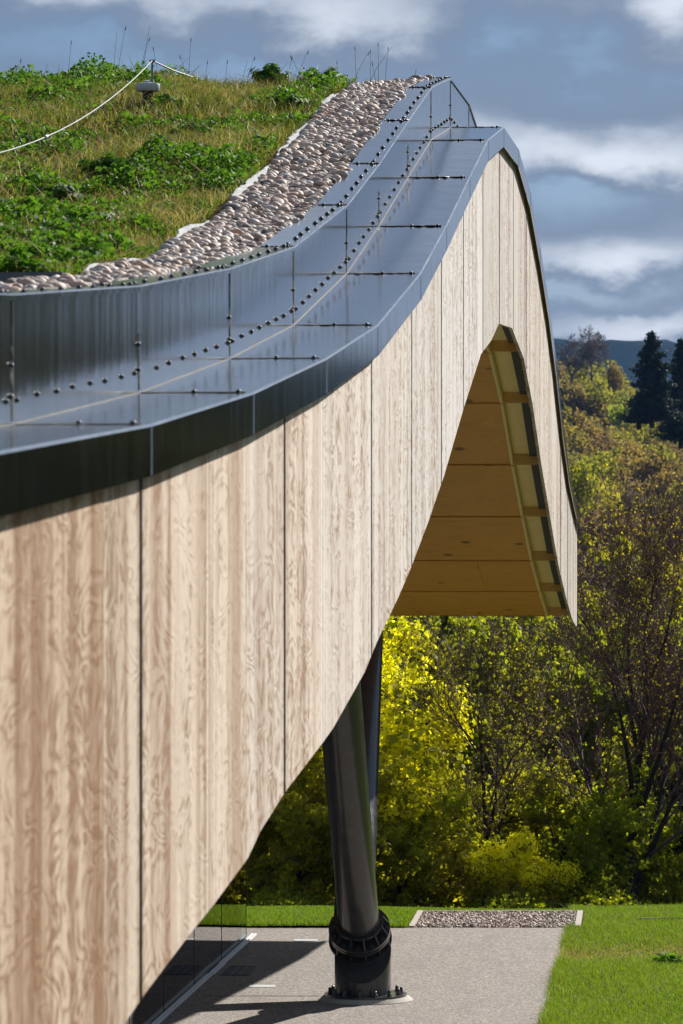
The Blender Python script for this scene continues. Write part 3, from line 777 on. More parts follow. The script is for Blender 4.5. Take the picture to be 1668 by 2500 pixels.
def leaves(P, size, seed=0, up=.3, long=1.25):
    """folded rhombic leaves around points"""
    r = np.random.default_rng(seed); n = len(P)
    nrm = r.normal(0, 1, (n, 3)); nrm[:, 2] = np.abs(nrm[:, 2])+up; nrm /= np.linalg.norm(nrm, axis=1)[:, None]
    a = r.normal(0, 1, (n, 3)); a -= nrm*np.sum(a*nrm, 1)[:, None]; a /= np.linalg.norm(a, axis=1)[:, None]; c = np.cross(nrm, a)
    S_ = (size if hasattr(size, '__len__') else np.full(n, size))[:, None]
    V = np.stack([P-a*S_*long*.5, P+c*S_*.5+nrm*S_*.12, P+a*S_*long*.5, P-c*S_*.5+nrm*S_*.12], 1).reshape(-1, 3)
    b = (np.arange(n)*4)[:, None]; F = np.concatenate([b+[0, 1, 2], b+[0, 2, 3]])
    return V, F

# roof planting ------------------------------------------------
def troof(u): return np.interp(u, [p[0] for p in TU], [p[1] for p in TU])
def roofz(v, u):
    return troof(u)+.335+.03*np.sin(u*1.7+v*2.1)+.03*np.sin(v*3.1-u*.8)+.05*np.clip((v-1.3)/1.5, 0, 1)
nu, nv = 130, 40; V = []
for u in np.linspace(12, 50, nu):
    for v in np.linspace(1.22, VIN, nv): V.append((-v, u, float(roofz(v, u))))
F = [(j*nv+i, (j+1)*nv+i, (j+1)*nv+i+1, j*nv+i+1) for j in range(nu-1) for i in range(nv-1)]
add('roof_soil', mesh_np('roof_soil', V, F, M['soil'], True), BLD)
def roofpts(n, r, umin=19.4, umax=37.5):
    u = r.uniform(umin, umax, n); vmax = .185*u-1.4
    v = 1.275+(np.clip(vmax, 1.4, 8)-1.26)*r.random(n); return v, u
def patch(v, u, s, ph):
    return .5+.5*np.sin(v*s+1.3*np.sin(u*s*.7+ph)+ph)*np.cos(u*s*.8-1.1*np.sin(v*s+ph*2))
r = np.random.default_rng(3)
LOCR = dict(loc=(-D0, 0, 0), rot=(0, 0, -PHI))
v, u = roofpts(150000, r); q = patch(v, u, 1.9, .4)
keep = r.random(len(v)) < .35+.65*(1-q); v, u, q = v[keep], u[keep], q[keep]
P = np.stack([-v, u, roofz(v, u)], 1); isd = r.random(len(v)) < .10+.18*(patch(v, u, 3.1, 2.0))
Pg, Pd = P[~isd], P[isd]
V_, F_ = blades(Pg, r.uniform(.03, .09, len(Pg))*(.6+1.1*patch(Pg[:, 0], Pg[:, 1], 6.3, 1.2)), r.uniform(.004, .008, len(Pg)), .45, 1)
add('roof_grass', mesh_np('roof_grass', V_, F_, M['roofblade']), None, **LOCR, kind='stuff', label='short mixed grass covering the sloping roof', category='grass')
V_, F_ = blades(Pd, r.uniform(.04, .13, len(Pd)), r.uniform(.003, .006, len(Pd)), .7, 2)
add('dry_grass', mesh_np('dry_grass', V_, F_, M['straw']), None, **LOCR, kind='stuff', label='dry straw-coloured grass scattered through the roof planting', category='dry grass')
# low leafy ground cover
v, u = roofpts(260000, r); q = patch(v, u, 1.35, 3.3)*.6+patch(v, u, 3.7, 1.1)*.4
keep = r.random(len(v)) < np.clip((q-.40)*5.0, 0.06, 1)*.62; v, u, q = v[keep], u[keep], q[keep]
P = np.stack([-v, u, roofz(v, u)+r.random(len(v))**.7*(.05+.16*patch(v, u, 9.0, .7)*patch(v, u, 5.3, 2.1))*np.clip((q-.2)*2.5, .3, 1.3)], 1)
V_, F_ = leaves(P, r.uniform(.016, .040, len(P)), 4)
add('ground_cover', mesh_np('ground_cover', V_, F_, M['leaf']), None, **LOCR, kind='stuff', label='low green leafy herbs spreading over the roof', category='ground cover')
m = MB(); rs = random.Random(21)
vv_, uu_ = roofpts(1500, r)
for vv, uu in zip(vv_, uu_):
    z0 = float(roofz(vv, uu)); L = rs.uniform(.08, .30); a = rs.uniform(0, 2*pi); e = rs.uniform(.05, .9); k = rs.uniform(-.06, .06)
    d = (L*cos(a)*cos(e), L*sin(a)*cos(e), L*sin(e)); z0 += rs.uniform(0, .06)
    m.tube([(-vv, uu, z0), (-vv+d[0]*.5+k, uu+d[1]*.5, z0+d[2]*.6), (-vv+d[0], uu+d[1], z0+d[2])], [.0028, .0022, .0012], 3, False)
add('dead_stalks', m.mesh('dead_stalks', M['straw']), None, **LOCR, kind='stuff', label='bleached dead stalks lying tangled in the roof planting', category='dead stalks')
# leafy clumps that can be told apart
def clump(name, label, v0, u0, rad, hh, n, seed, group=None):
    r = np.random.default_rng(seed); t = thing(name, label, 'plant', L2W(v0, u0, float(roofz(v0, u0))), -PHI, group)
    d = r.normal(0, 1, (n, 3)); d /= np.linalg.norm(d, axis=1)[:, None]; d[:, 2] = np.abs(d[:, 2])
    k = r.random(n)**.25; k *= .85+.35*np.sin(d[:, 0]*7+seed)*np.cos(d[:, 2]*6+seed*2); k *= r.uniform(.8, 1.15, n)
    P = d*k[:, None]*[rad, rad*.8, hh]; P[:, 2] += .01
    V_, F_ = leaves(P, r.uniform(.026, .050, n), seed, .1); add('foliage', mesh_np('foliage', V_, F_, M['leaf']), t)
    s = MB()
    for j in range(26):
        e = P[r.integers(n)]; s.tube([(e[0]*.3, e[1]*.3, 0), tuple(e*.6), tuple(e*.97)], [.004, .003, .002], 3, False)
    add('stems', s.mesh('stems', M['leaf']), t); return t
def roof_at(px, py):
    """roof point seen at a photograph position"""
    best = None
    for u in np.arange(14, 36.5, .05):
        a = (px-834)/FPX; v = (u*SP-D0-a*u*CP)/(CP+a*SP); yw = u*CP+v*SP
        z = float(roofz(v, u)); y = 1250-(z-EYE)*FPX/yw
        if best is None or abs(y-py) < best[0]: best = (abs(y-py), v, u)
    return best[1], best[2]
for i, (px, py, w_, h_, n_, lab) in enumerate([
        (662, 205, .19, .20, 3200, 'big green leafy clump on the roof skyline, further from the pebbles'),
        (790, 200, .20, .14, 2400, 'leafy clump on the roof skyline touching the top of the pebbles'),
        (290, 425, .30, .13, 4200, 'wide dark leafy clump in the middle of the planted slope'),
        (120, 490, .22, .12, 2600, 'leafy clump low on the planted slope near the left edge'),
        (470, 330, .22, .09, 2200, 'leafy clump to the right below the roof anchor'),
        (250, 168, .16, .09, 1500, 'small leafy clump on the skyline left of the roof anchor'),
        (60, 360, .20, .10, 2000, 'leafy clump under the safety cable at the left edge'),
        (700, 260, .14, .10, 1500, 'leafy clump at the edge of the pebbles high on the slope'),
        (400, 250, .16, .07, 1300, 'low leafy clump just right of the black anchor stub'),
        (200, 550, .25, .08, 2200, 'lowest leafy clump above the near end of the fleece edging')]):
    vv, uu = roof_at(px, py+8); clump('leafy_plant', lab, vv, uu, w_, h_, int(n_*.5), 20+i)
# tall stems against the sky
m = MB(); rs = random.Random(11)
stalks = [(8, 110), (165, 95), (275, 70), (283, 66), (332, 85), (345, 48), (390, 115), (463, 130), (460, 95), (590, 138), (740, 130), (870, 110), (890, 98), (905, 120),
          (925, 96), (953, 105), (860, 130), (920, 140), (600, 140), (825, 140), (100, 140), (40, 145), (500, 140), (550, 142), (700, 140), (720, 125), (140, 140), (215, 138)]
for (px, py) in stalks:
    vv, uu = roof_at(px, 172); vv = max(vv, .9)
    yw = uu*CP+vv*SP; z0 = float(troof(uu))+.34; z1 = EYE+(1250-py)*yw/FPX
    b = rs.gauss(0, .07); x = -vv; z1 -= rs.random()*.05
    pts = [(x, uu, z0), (x+b*.4, uu, (z0+z1)/2), (x+b, uu+.02, z1)]
    m.tube(pts, [.0022, .0016, .0010], 4, False)
    if rs.random() < .7: m.tube([(x+b, uu+.02, z1-.02), (x+b*1.05, uu+.02, z1-.005), (x+b*1.1, uu+.02, z1+.02)], [.002, .0045, .001], 5)
for k in range(150):
    px = rs.uniform(0, 960); vv, uu = roof_at(px, 172); vv = max(vv, .95); z0 = float(troof(uu))+.34; h = rs.uniform(.03, .14); b = rs.gauss(0, .05)
    m.tube([(-vv, uu, z0), (-vv+b, uu+rs.gauss(0, .02), z0+h)], [.0018, .0008], 3, False)
add('dry_stems', m.mesh('dry_stems', M['greytwig']), None, **LOCR, kind='stuff', label='thin dry seed stems standing against the sky on the roof crest', category='stems')
# bare twig at the end of the pebbles
m = MB(); vv, uu = .80, 34.0; z0 = T(uu)+.36
m.tube([(-vv, uu, z0), (-vv+.07, uu, z0+.05), (-vv+.10, uu, z0+.10), (-vv+.115, uu, z0+.16)], [.004, .003, .0025, .002], 5)
m.tube([(-vv+.02, uu, z0+.01), (-vv+.03, uu, z0+.08)], [.003, .0015], 4)
add('bare_twig', m.mesh('bare_twig', M['twig']), None, **LOCR, label='bare bent twig sticking up where the pebbles meet the metal cap', category='twig')

# fall-arrest anchor and cable ----------------------------------
av, au = roof_at(361, 258); az = float(roofz(av, au)); ay = au*CP+av*SP
pz = lambda py: EYE+(1250-py)*ay/FPX - az
A = thing('roof_anchor', 'galvanised cable anchor with disc cap on a black stub on the planted roof', 'roof anchor', L2W(av, au, az))
s_ = ay/FPX
g = MB(); g.lathe([(13*s_, -.03), (13*s_, pz(222))], 20); add('stub', g.mesh('stub', M['black'], True, 40), A)
g = MB(); g.lathe([(27*s_, pz(223)), (29*s_, pz(219)), (30*s_, pz(208)), (29*s_, pz(205)), (10*s_, pz(202)), (9*s_, pz(198)), (4*s_, pz(196))], 28); add('disc_cap', g.mesh('disc_cap', M['zinc'], True, 40), A)
g = MB(); g.tube([(-.03, 0, pz(203)), (.0, 0, pz(198)), (.03, 0, pz(201))], .012, 6); add('bracket', g.mesh('bracket', M['black']), A)
g = MB(); x_ = 11*s_; g.tube([(x_, 0, pz(200)), (x_, 0, pz(149))], .008, 8); g.tube([(x_-.02, 0, pz(150)), (x_+.02, 0, pz(148))], .012, 6); add('eye_rod', g.mesh('eye_rod', M['galv'], True, 40), A)
def W(px, py, Yw): return (Yw*(px-834)/FPX, Yw, EYE+(1250-py)*Yw/FPX)
c0 = W(372, 148, ay); c1 = W(-120, 395, ay-9.5)
g = MB(); pts = []
for k in range(19):
    t = k/18; p = np.array(c0)*(1-t)+np.array(c1)*t; p[2] -= .30*4*t*(1-t)*.5; pts.append(tuple(p))
g.tube(pts, .0044, 8)
q = np.array(pts[11]); q2 = np.array(pts[12]); g.tube([tuple(q), tuple(q*.8+q2*.2)], .014, 8)
c2 = W(470, 188, ay+2.0)
g.tube([c0, tuple(np.array(c0)*.5+np.array(c2)*.5-np.array([0, 0, .01])), c2], .006, 6)
add('safety_cable', g.mesh('safety_cable', M['galv'], True, 60), None, label='grey steel safety cable running down from the roof anchor to the left', category='cable')

# ------------------------------------------------------------------ lawn grass
r = np.random.default_rng(8)
def lawnpts(n, x0, x1, y0, y1):
    x = r.uniform(x0, x1, n); y = r.uniform(y0, y1, n); return x, y
def worn(x, y): return np.clip(np.exp(-((y-47.6-.25*np.sin(x*2))/.75)**2)*(x > 1.9)*1.0, 0, 1)
x, y = lawnpts(230000, 1.9, 5.6, 39.5, 53.6); ok = (x > 2.02+(y-41.04)*.0809-.07*r.random(len(x))**3) & ~((y > PITY0-.03) & (y < PITY1+.06) & (x < PITX1+.10+(y-PITY0)*.075)) & (x < .085*y+.6)
w_ = worn(x, y); ok &= r.random(len(x)) > w_*.25; x, y, w_ = x[ok], y[ok], w_[ok]
zz = np.array([.004+(lump(a, b) if b < YP else lawnback(a, b)) for a, b in zip(x, y)]); P = np.stack([x, y, zz], 1)
tall = np.where(r.random(len(x)) < .02, 1.9, 1.0); h = r.uniform(.03, .075, len(x))*(1-.55*w_)*tall*(1+.5*np.exp(-((x-(2.02+(y-41.04)*.0809))/.12)**2))
dry = r.random(len(x)) < .10+.5*w_
V_, F_ = blades(P[~dry], h[~dry], r.uniform(.004, .007, (~dry).sum()), .4, 5)
add('lawn_grass', mesh_np('lawn_grass', V_, F_, M['blade']), kind='stuff', label='bright green grass of the lawn right of the path', category='grass')
V_, F_ = blades(P[dry], h[dry]*.9, r.uniform(.003, .005, dry.sum()), .6, 6)
add('lawn_straw', mesh_np('lawn_straw', V_, F_, M['straw']), kind='stuff', label='dry worn grass in the lawn right of the path', category='dry grass')
x, y = lawnpts(120000, -4.5, 3.4, YP-.01, 54.2); ok = ((x < PITX0-.08+(np.minimum(y, PITY1)-PITY0)*.075) | ((y > PITY1+.05) & (x < PITX1+.25))); x, y = x[ok], y[ok]
P = np.stack([x, y, .004+.02*np.sin(x*1.1+2)-.16*np.clip(y-52.9, 0, 9)**1.25], 1)
V_, F_ = blades(P, r.uniform(.035, .085, len(x))*(1-.55*(y > 52.2)), r.uniform(.004, .008, len(x)), .4, 7)
add('lawn_grass', mesh_np('lawn_grass', V_, F_, M['blade']), kind='stuff', label='strip of grass between the far edge of the paving and the trees', category='grass')
# sparse coarse grass further right for views from the side
x, y = lawnpts(90000, 4.5, 14, 30, 54); P = np.stack([x, y, .004+.0*x], 1)
V_, F_ = blades(P, r.uniform(.05, .09, len(x)), r.uniform(.010, .016, len(x)), .4, 9)
add('lawn_grass', mesh_np('lawn_grass', V_, F_, M['blade']), kind='stuff', label='grass of the lawn further right', category='grass')

# dandelion clump, edging, floor fittings ------------------------
t = thing('dandelion', 'dark green dandelion rosette in the lawn by the right edge of the photo', 'plant', (3.72, 46.6, .0))
d = r.normal(0, 1, (160, 3)); d[:, 2] = np.abs(d[:, 2])*.5; P = d*[.07, .07, .06]
V_, F_ = leaves(P, r.uniform(.05, .08, 160), 31, .2, 2.2); add('foliage', mesh_np('foliage', V_, F_, M['leaf']), t)
g = MB(); g.box(0, 3.0, 0, .05, -.02, .045); g.box(.3, 3.0, -.012, -.002, .03, .05)
add('metal_edging', g.mesh('metal_edging', M['galv']), None, (3.72, 51.3, 0), label='low pale metal edging along the far side of the lawn at the right edge', category='edging')
gr = thing('drain_grille', 'small dark slotted drain grille in the paving beside the floor channel', 'grille', L2W(VG-.17, 45.2, 0), -PHI)
g = MB(); g.box(0, .30, 0, .02, .0005, .008); g.box(0, .30, .88, .90, .0005, .008); g.box(0, .02, .02, .88, .0005, .008); g.box(.28, .30, .02, .88, .0005, .008)
add('frame', g.mesh('frame', M['black']), gr)
g = MB(); g.box(.02, .28, .02, .88, .0003, .0018); add('gap', g.mesh('gap', M['rubber']), gr)
for k in range(5):
    g = MB(); g.box(.05+k*.045, .07+k*.045, .02, .88, .002, .0085); add('bar', g.mesh('bar', M['galv' if k in (1, 3) else 'black']), gr)
for (px, py, w_, lab) in [(747, 2296, 57, 'pale flush floor light in the shadow of the roof, left of the column joint'), (640, 2408, 65, 'pale flush floor light in the sunlit paving left of the column foot'),
                          (480, 2297, 50, 'pale flush floor light behind the glass screen')]:
    Yw = EYE*FPX/(py-1250); g = MB(); s_ = Yw/FPX; g.box(-w_/2*s_, w_/2*s_, -.10, .10, .0008, .005); o = add('floor_light', g.mesh('floor_light', M['light']), None, (s_*(px-834), Yw, 0), label=lab, category='floor light', group='flush floor lights in the paving')
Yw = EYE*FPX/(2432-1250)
g = MB(); g.box(-1.25, 0, -.012, .012, .0006, .0025); add('paving_strip', g.mesh('paving_strip', M['rubber']), None, (-.22, Yw, 0), (0, 0, -.012), label='thin dark strip on the paving running left from the column footing', category='joint')  # thin dark strip laid flat on the paving, left of the footing

# ------------------------------------------------------------------ trees
def grow(seed, H, levels=4, spread=.55, r0=.12, lean=(0, 0), nchild=(4, 5, 4, 4), first=.25, lenf=.62, upb=.25, multi=1, jitter=.12):
    """returns list of segments polylines (pts, radii) and twig tip points"""
    R = random.Random(seed); limbs = []; tips = []
    def limb(p, d, L, r, lev):
        n = 6 if lev == 0 else 4 if lev < 3 else 3; pts = [p]; rad = [r]; q = p.copy(); dd = d.copy()
        for i in range(n):
            dd = dd + np.array([R.gauss(0, jitter), R.gauss(0, jitter), R.gauss(0, jitter*.6)+upb*.18]); dd /= np.linalg.norm(dd)
            q = q+dd*L/n; pts.append(q.copy()); rad.append(max(.0036, r*(1-(i+1)/n*.72)))
        limbs.append((pts, rad, lev))
        if lev >= levels-1:
            for i in range(1, n+1): tips.append((pts[i], lev))
            return
        if lev == levels-2: tips.append((pts[-1], lev))
        nc = nchild[min(lev, len(nchild)-1)]+R.choice([-1, 0, 1])
        for k in range(max(2, nc)):
            f = (first if lev == 0 else .2)+(1-(first if lev == 0 else .2))*(k+R.random())/max(2, nc)
            f = min(f, .999); i = int(f*n); w = f*n-i; b = pts[i]*(1-w)+pts[i+1]*w
            ax = R.uniform(0, 2*pi); t = pts[i+1]-pts[i]; t /= np.linalg.norm(t)
            o = np.array([cos(ax), sin(ax), R.uniform(-.3, .3)]); o -= t*np.dot(o, t); o /= np.linalg.norm(o)
            dd2 = t*(1-spread)+o*spread+np.array([0, 0, upb*.5]); dd2 /= np.linalg.norm(dd2)
            limb(b, dd2, L*lenf*R.uniform(.75, 1.15)*(1.0-.35*f if lev == 0 else 1), rad[i]*.6, lev+1)
    for k in range(multi):
        a = 2*pi*k/max(1, multi)+R.random(); s = .22 if multi > 1 else 0
        d = np.array([cos(a)*s+lean[0], sin(a)*s+lean[1], 1.0]); d /= np.linalg.norm(d)
        limb(np.array([cos(a)*s*.4, sin(a)*s*.4, -.2]), d, H*R.uniform(.85, 1.0)*.72, r0, 0)
    return limbs, tips
def limbmesh(limbs, lo, hi, name, mat_):
    m = MB()
    for pts, rad, lev in limbs:
        if lo <= lev <= hi: m.tube(pts, rad, 8 if lev == 0 else 5 if lev < 2 else 3, False)
    return m.mesh(name, M[mat_], True)
def leafcloud(tips, per, sig, size, seed, cut=None):
    R = np.random.default_rng(seed); P = np.array([t[0] for t in tips])
    P = np.repeat(P, per, 0)+R.normal(0, sig, (len(P)*per, 3))
    if cut is not None: P = P[cut(P)]
    return leaves(P, R.uniform(size*.6, size*1.3, len(P)), seed, .2, 1.3)
MESHCACHE = {}
def tree(kind, label, X, Y, Z, seed, H, per, sig, size, leafm='treeleaf', barkm='bark', color=(1, 1, 1, 1), cat='tree', group=None, rotz=0, scale=1.0, name='broadleaf_tree', blossom=None, keep=1.0, **kw):
    key = (kind, seed)
    if key not in MESHCACHE:
        limbs, tips = grow(seed, H, **kw); L_ = kw.get('levels', 4)
        parts = [('trunk', limbmesh(limbs, 0, 1, 'trunk', barkm)), ('branches', limbmesh(limbs, 2, 9, 'branches', kw.get('twigm', barkm) if False else ('twig' if leafm != 'conifer' else barkm)))]
        if per:
            rk = random.Random(seed); tk = [t_ for t_ in tips if rk.random() < keep]
            V_, F_ = leafcloud(tk, per, sig, size, seed)
            parts.append(('crown', mesh_np('crown', V_, F_, M[leafm])))
        if blossom:
            f, per2, sig2, s2 = blossom; tp = [t for t in tips if f(t[0])]
            if tp:
                V_, F_ = leafcloud(tp, per2, sig2, s2, seed+1); parts.append(('blossom', mesh_np('blossom', V_, F_, M['yellow'])))
        MESHCACHE[key] = parts
    t = thing(name, label, cat, (X, Y, Z), rotz, group); t.scale = (scale,)*3
    for nm, me in MESHCACHE[key]:
        o = add(nm, me, t); o.color = color
    return t
def gz(y): return -1.94-(y-60)*.08-.1
def XY(px, Y): return (px-834)/FPX*Y
K = dict(levels=5, spread=.62, r0=.10, nchild=(9, 6, 5, 4), first=.08, lenf=.55, upb=.25, jitter=.16)
BK = 1.13
tree('ymaple', 'tall tree covered in bright yellow blossom behind the steel column', XY(905, 64.2), 64.2, gz(64.2), 101, 6.2, 9, .085, .095, keep=.38, name='blossoming_tree',
     color=(1.0, 1.05, .8, 1), scale=1.36, rotz=2.2, blossom=(lambda p: p[2] > 2.35+.5*sin(p[0]*2.3), 20, .085, .048), **K)
tree('ymaple2', 'small bush with yellow blossom low down between the column and the gravel bed', XY(1215, 62.6), 62.6, gz(62.6)+1.0, 102, 2.3, 7, .07, .08, keep=.7, name='blossoming_bush', cat='bush',
     color=(1.1, 1.0, .8, 1), blossom=(lambda p: p[2] > .95 and p[0] > -.5, 36, .09, .044), scale=.82, levels=4, spread=.7, r0=.05, nchild=(8, 6, 5), first=.1, lenf=.6, upb=.15, multi=2, jitter=.15)
belt = [
 (610, 65.5, 201, .95, (1.1, 1.15, .9, 1), 'yellow-green tree at the left end of the belt, beside the glass screen'),
 (720, 64.5, 203, .70, (1.25, 1.2, .9, 1), 'low yellow-green tree directly left of the raking column'),
 (840, 65.0, 202, .80, (1.2, 1.15, .9, 1), 'yellow-green tree hidden by the raking column'),
 (980, 64.8, 203, .62, (1.15, 1.2, .85, 1), 'low leafy tree right of the column, under the yellow blossom'),
 (1080, 66.0, 202, .68, (1.1, 1.1, .8, 1), 'leafy tree between the yellow tree and the yellow bush'),
 (1120, 80, 201, 1.35, (.55, .62, .6, 1), 'dark tree in the gap right of the yellow blossom'),
 (1250, 78.5, 203, 1.25, (.75, .9, .6, 1), 'dark green tree under the end of the timber soffit'),
 (1330, 65.5, 202, .62, (.95, 1.1, .8, 1), 'low green tree behind the right corner of the gravel bed'),
 (1440, 81.0, 202, 1.42, (.85, .85, .75, 1), 'olive tree rising behind the end of the roof'),
 (1610, 80.0, 203, 1.40, (.9, .85, .7, 1), 'olive tree behind the big bare tree at the right edge'),
 (1660, 67.0, 201, .66, (.9, 1.0, .75, 1), 'low green tree at the right edge behind the metal edging'),
 (880, 80.0, 202, 1.3, (.6, .7, .6, 1), 'dark tree behind the yellow blossoming tree'),
 (1470, 67.0, 203, .58, (.95, 1.05, .8, 1), 'low green bush left of the big bare tree'),
 (1580, 66.6, 202, .50, (.9, 1.0, .8, 1), 'low green bush at the foot of the big bare tree'),
 (1200, 66.5, 201, .50, (1.0, 1.1, .8, 1), 'low green bush behind the gravel bed'),
 (1390, 66.2, 203, .45, (1.0, 1.1, .8, 1), 'smallest green bush right of the gravel bed'),
]
for (px, Y, sd, s, c, lab) in belt:
    tree('green', lab, XY(px, Y), Y, gz(Y), sd, 6.4, 9, .07, .092, keep=.36, color=c, rotz=px*.7, scale=s*1.10, group=None, **K)
tree('bud', 'big tree in bud with a dense fan of bare brown twigs at the right edge', XY(1545, 65.0), 65.0, gz(65.0), 301, 7.9, 1, .04,   .034, keep=.18, barkm='bark', name='budding_tree', scale=1.0, color=(.95, .80, .65, 1),
     levels=6, spread=.42, r0=.13, nchild=(10, 6, 5, 5, 6), first=.12, lenf=.60, upb=.30, jitter=.10)
tree('bud2', 'slender budding tree with bare dark twigs in the middle of the belt', XY(1225, 65.6), 65.6, gz(65.6), 302, 5.6, 1, .05, .040, keep=.5, name='budding_tree', scale=1.2, color=(.8, .8, .65, 1),
     levels=5, spread=.45, r0=.06, nchild=(11, 7, 6, 5), first=.08, lenf=.58, upb=.30, jitter=.14)
r = np.random.default_rng(91); n = 70000
x = r.uniform(-8, 10, n); y = r.uniform(59.5, 63.5, n); top = -.80+.40*np.abs(np.sin(x*1.9))*np.abs(np.cos(x*.7+1))
z = -2.4+(top+2.3)*r.random(n)**.7
V_, F_ = leaves(np.stack([x, y, z], 1), r.uniform(.03, .08, n), 92, .2)
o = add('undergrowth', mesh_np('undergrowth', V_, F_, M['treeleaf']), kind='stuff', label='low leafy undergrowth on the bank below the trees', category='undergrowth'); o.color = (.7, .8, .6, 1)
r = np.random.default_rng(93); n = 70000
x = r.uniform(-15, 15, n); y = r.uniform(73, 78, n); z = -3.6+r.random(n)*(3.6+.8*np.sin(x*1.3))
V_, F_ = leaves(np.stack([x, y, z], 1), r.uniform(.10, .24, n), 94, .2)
o = add('undergrowth', mesh_np('undergrowth', V_, F_, M['treeleaf']), kind='stuff', label='thicket between the rows of trees, its leaves coloured dark as if in shade', category='undergrowth'); o.color = (.16, .18, .15, 1)  # shade of the gaps is put into this near-black leaf tint
# rear row
bk = [(-15, 87), (-10.5, 86), (-6.0, 88), (-2.0, 87), (1.3, 89), (4.3, 87), (7.2, 90), (10.5, 87), (-8, 72), (-4.5, 70), (9.6, 84), (12.8, 80)]
for i, (x, y) in enumerate(bk):
    tree('green', 'dark green tree standing in the rear row of the belt behind the pavilion', x, y, gz(y), [201, 202, 203][i % 3], 6.4, 9, .07, .092, keep=.36, color=(.5, .56, .48, 1), rotz=i*1.3, scale=1.60,
         group='rear row of trees behind the pavilion', **K)
# row beside the lawn, right of the photograph, mirrored in the flashing
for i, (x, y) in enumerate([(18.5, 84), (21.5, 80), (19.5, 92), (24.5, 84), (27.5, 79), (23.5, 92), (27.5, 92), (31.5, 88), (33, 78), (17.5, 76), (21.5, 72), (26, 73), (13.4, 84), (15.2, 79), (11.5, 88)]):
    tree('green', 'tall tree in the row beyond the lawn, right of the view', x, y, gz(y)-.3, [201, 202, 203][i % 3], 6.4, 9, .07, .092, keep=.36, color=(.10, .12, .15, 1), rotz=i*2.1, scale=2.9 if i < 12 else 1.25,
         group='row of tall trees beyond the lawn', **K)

# ------------------------------------------------------------------ the far wood on the hillside
def crownmesh(seed, n, q):
    R = np.random.default_rng(seed); lobes = [(R.uniform(-.5, .5), R.uniform(-.5, .5), R.uniform(.35, 1.25), R.uniform(.35, .62)) for _ in range(9)]+[(0, 0, .9, .7)]
    P = []
    for (x, y, z, s) in lobes:
        k = int(n*s*s/2.6); d = R.normal(0, 1, (k, 3)); d /= np.linalg.norm(d, axis=1)[:, None]
        P.append(np.array([x, y, z])+d*s*(R.random(k)**.2)[:, None]*[1, 1, .95])
    P = np.concatenate(P); return leaves(P, R.uniform(q*.6, q*1.4, len(P)), seed, .3, 1.2)
FARC = []
for k in range(6):
    V_, F_ = crownmesh(400+k, 1500, .10); FARC.append(mesh_np('crown', V_, F_, M['farleaf']))
g = MB(); g.tube([(0, 0, -.6), (.03, 0, .4), (0, .02, 1.1)], [.09, .07, .03], 6); FART = g.mesh('trunk', M['bark'], True)
R = random.Random(77)
pal = [(.21, .19, .035), (.16, .15, .035), (.16, .115, .05), (.13, .090, .060), (.22, .22, .035), (.13, .125, .035), (.18, .15, .05), (.11, .085, .05)]
far = []
for row, Y in enumerate(np.linspace(455, 900, 13)):
    nrow = 12
    for k in range(nrow):
        px = 1310+ (k+R.random())*(1760-1310)/nrow
        far.append((px, Y+R.uniform(-16, 16)))
for i in range(26): far.append((R.uniform(1130, 2200), R.uniform(430, 900)))
for (px, Y) in far:
    x = XY(px, Y); s = R.uniform(2.8, 4.8)*(.8+Y/2200); c = R.choice(pal); j = R.uniform(.8, 1.2)
    ci = pal.index(c); cn = ['yellow-green', 'olive', 'tawny', 'purple-brown', 'lime green', 'mid green', 'khaki', 'dull brown'][ci]
    zn = ['at the foot of', 'low on', 'half way up', 'high on'][min(3, int((Y-430)/120))]
    sd_ = 'by the roof edge' if px < 1440 else 'left of the tall conifer' if px < 1560 else 'under the tall conifers' if px < 1668 else 'beyond the right edge'
    t = thing('woodland_tree', cn+' tree '+zn+' the hillside wood, '+sd_, 'tree', (x, Y, terr(x, Y)+s*.3), R.uniform(0, 6), 'trees of the far wood'); t.scale = (s, s, s*R.uniform(.95, 1.35))
    o = add('crown', FARC[R.randrange(6)], t); o.color = (c[0]*j, c[1]*j, c[2]*j, 1); add('trunk', FART, t)
# one rounded lime-green tree at the edge of the building, nearer
def fartree(px, ytop, Y, wpx, hpx, c, label, grp=None, mesh=0):
    x = XY(px, Y); s = wpx*Y/FPX/2/1.0; top = EYE+(1250-ytop)*Y/FPX; hh = hpx*Y/FPX
    t = thing('woodland_tree', label, 'tree', (x, Y, top-hh), 1.0*mesh, grp); t.scale = (s, s, hh/1.85)
    o = add('crown', FARC[mesh], t); o.color = (*c, 1); add('trunk', FART, t)
fartree(1412, 1105, 380, 105, 150, (.20, .21, .03), 'rounded lime-green tree just right of the descending roof edge', mesh=2)
fartree(1455, 905, 760, 100, 150, (.17, .17, .035), 'yellow-green tree high on the hillside below the bare skyline tree', mesh=1)
fartree(1525, 925, 740, 125, 160, (.17, .20, .035), 'broad green tree on the hillside left of the big conifer', mesh=4)
fartree(1500, 872, 800, 60, 120, (.16, .12, .05), 'brown pointed tree on the ridge right of the bare skyline trees', mesh=3)
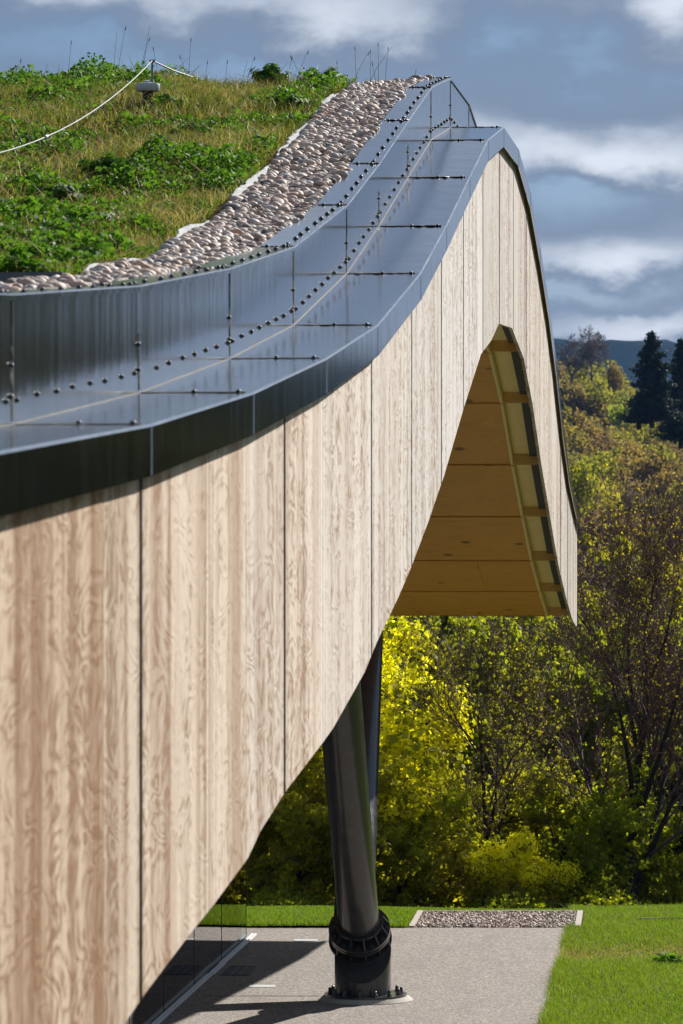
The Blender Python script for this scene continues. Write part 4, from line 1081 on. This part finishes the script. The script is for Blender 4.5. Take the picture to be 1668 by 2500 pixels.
# bare skyline trees
for (px, Y, top, sd, lab) in [(1392, 780, 788, 501, 'bare round-headed tree on the skyline nearest the roof edge'), (1452, 800, 806, 502, 'smaller bare tree on the skyline right of the first one')]:
    x = XY(px, Y); H = 14.5; zt = EYE+(1250-top)*Y/FPX
    limbs, tips = grow(sd, H, levels=5, spread=.5, r0=.30, nchild=(9, 7, 6, 5), first=.3, lenf=.55, upb=.15, jitter=.12)
    zmax = max(p[0][2] for p in tips)
    limbs = [(p, [max(.032, q) for q in rd], l) for p, rd, l in limbs]
    t = thing('bare_tree', lab, 'tree', (x, Y, zt-zmax), 0)
    add('trunk', limbmesh(limbs, 0, 1, 'trunk', 'greytwig'), t); add('branches', limbmesh(limbs, 2, 9, 'branches', 'greytwig'), t)
# conifers
def conifer(px, ytop, Y, hpx, wpx, seed, label):
    R = np.random.default_rng(seed); s = Y/FPX; H = hpx*s; Wd = wpx*s/2
    Ps = []; m = MB(); m.tube([(0, 0, -1), (0, 0, H*.5), (.05, 0, H)], [.30, .18, .03], 6, False)
    z = H*.03
    while z < H*.985:
        f = 1-z/H; L = Wd*(f**.95)*R.uniform(.6, 1.25)+.15
        for k in range(9):
            a = R.uniform(0, 2*pi); Lk = L*R.uniform(.6, 1.1); n = int(10+Lk*26); t = R.random(n)
            dr = -.10-.22*f
            P = np.stack([np.cos(a)*t*Lk, np.sin(a)*t*Lk, z+dr*t*Lk+.25*t*t*Lk], 1)+R.normal(0, 1, (n, 3))*[.14, .14, .10]*(.4+t)[:, None]; P[:, 2] -= np.abs(R.normal(0, .10, n))
            Ps.append(P)
            m.tube([(0, 0, z), (np.cos(a)*Lk, np.sin(a)*Lk, z+(dr+.25)*Lk)], [.04, .01], 3, False)
        z += H*.030
    P = np.concatenate(Ps); V_, F_ = leaves(P, R.uniform(.12, .30, len(P)), seed, .2, 2.0)
    t = thing('conifer', label, 'tree', (XY(px, Y), Y, EYE+(1250-ytop)*s-H))
    add('trunk', m.mesh('trunk', M['bark'], True), t); add('crown', mesh_np('crown', V_, F_, M['conifer']), t)
conifer(1592, 806, 420, 215, 150, 601, 'tall dark conifer rising above the far wood')
conifer(1662, 822, 430, 250, 125, 602, 'dark conifer cut by the right edge of the photo')
conifer(1560, 965, 425, 60, 60, 603, 'small dark conifer at the left foot of the tall one')

# ------------------------------------------------------------------ air
m, g, out = mat('haze_air')
pv = g.n('ShaderNodeVolumePrincipled', Color=(.20, .40, .88, 1), Density=.000045)
pv.inputs['Anisotropy'].default_value = 0.2
g.link(pv.outputs[0], out.inputs['Volume'])
hb = MB(); hb.box(-3100, 3100, -80, 8300, -70, 185)
add('haze', hb.mesh('haze', m), kind='stuff')
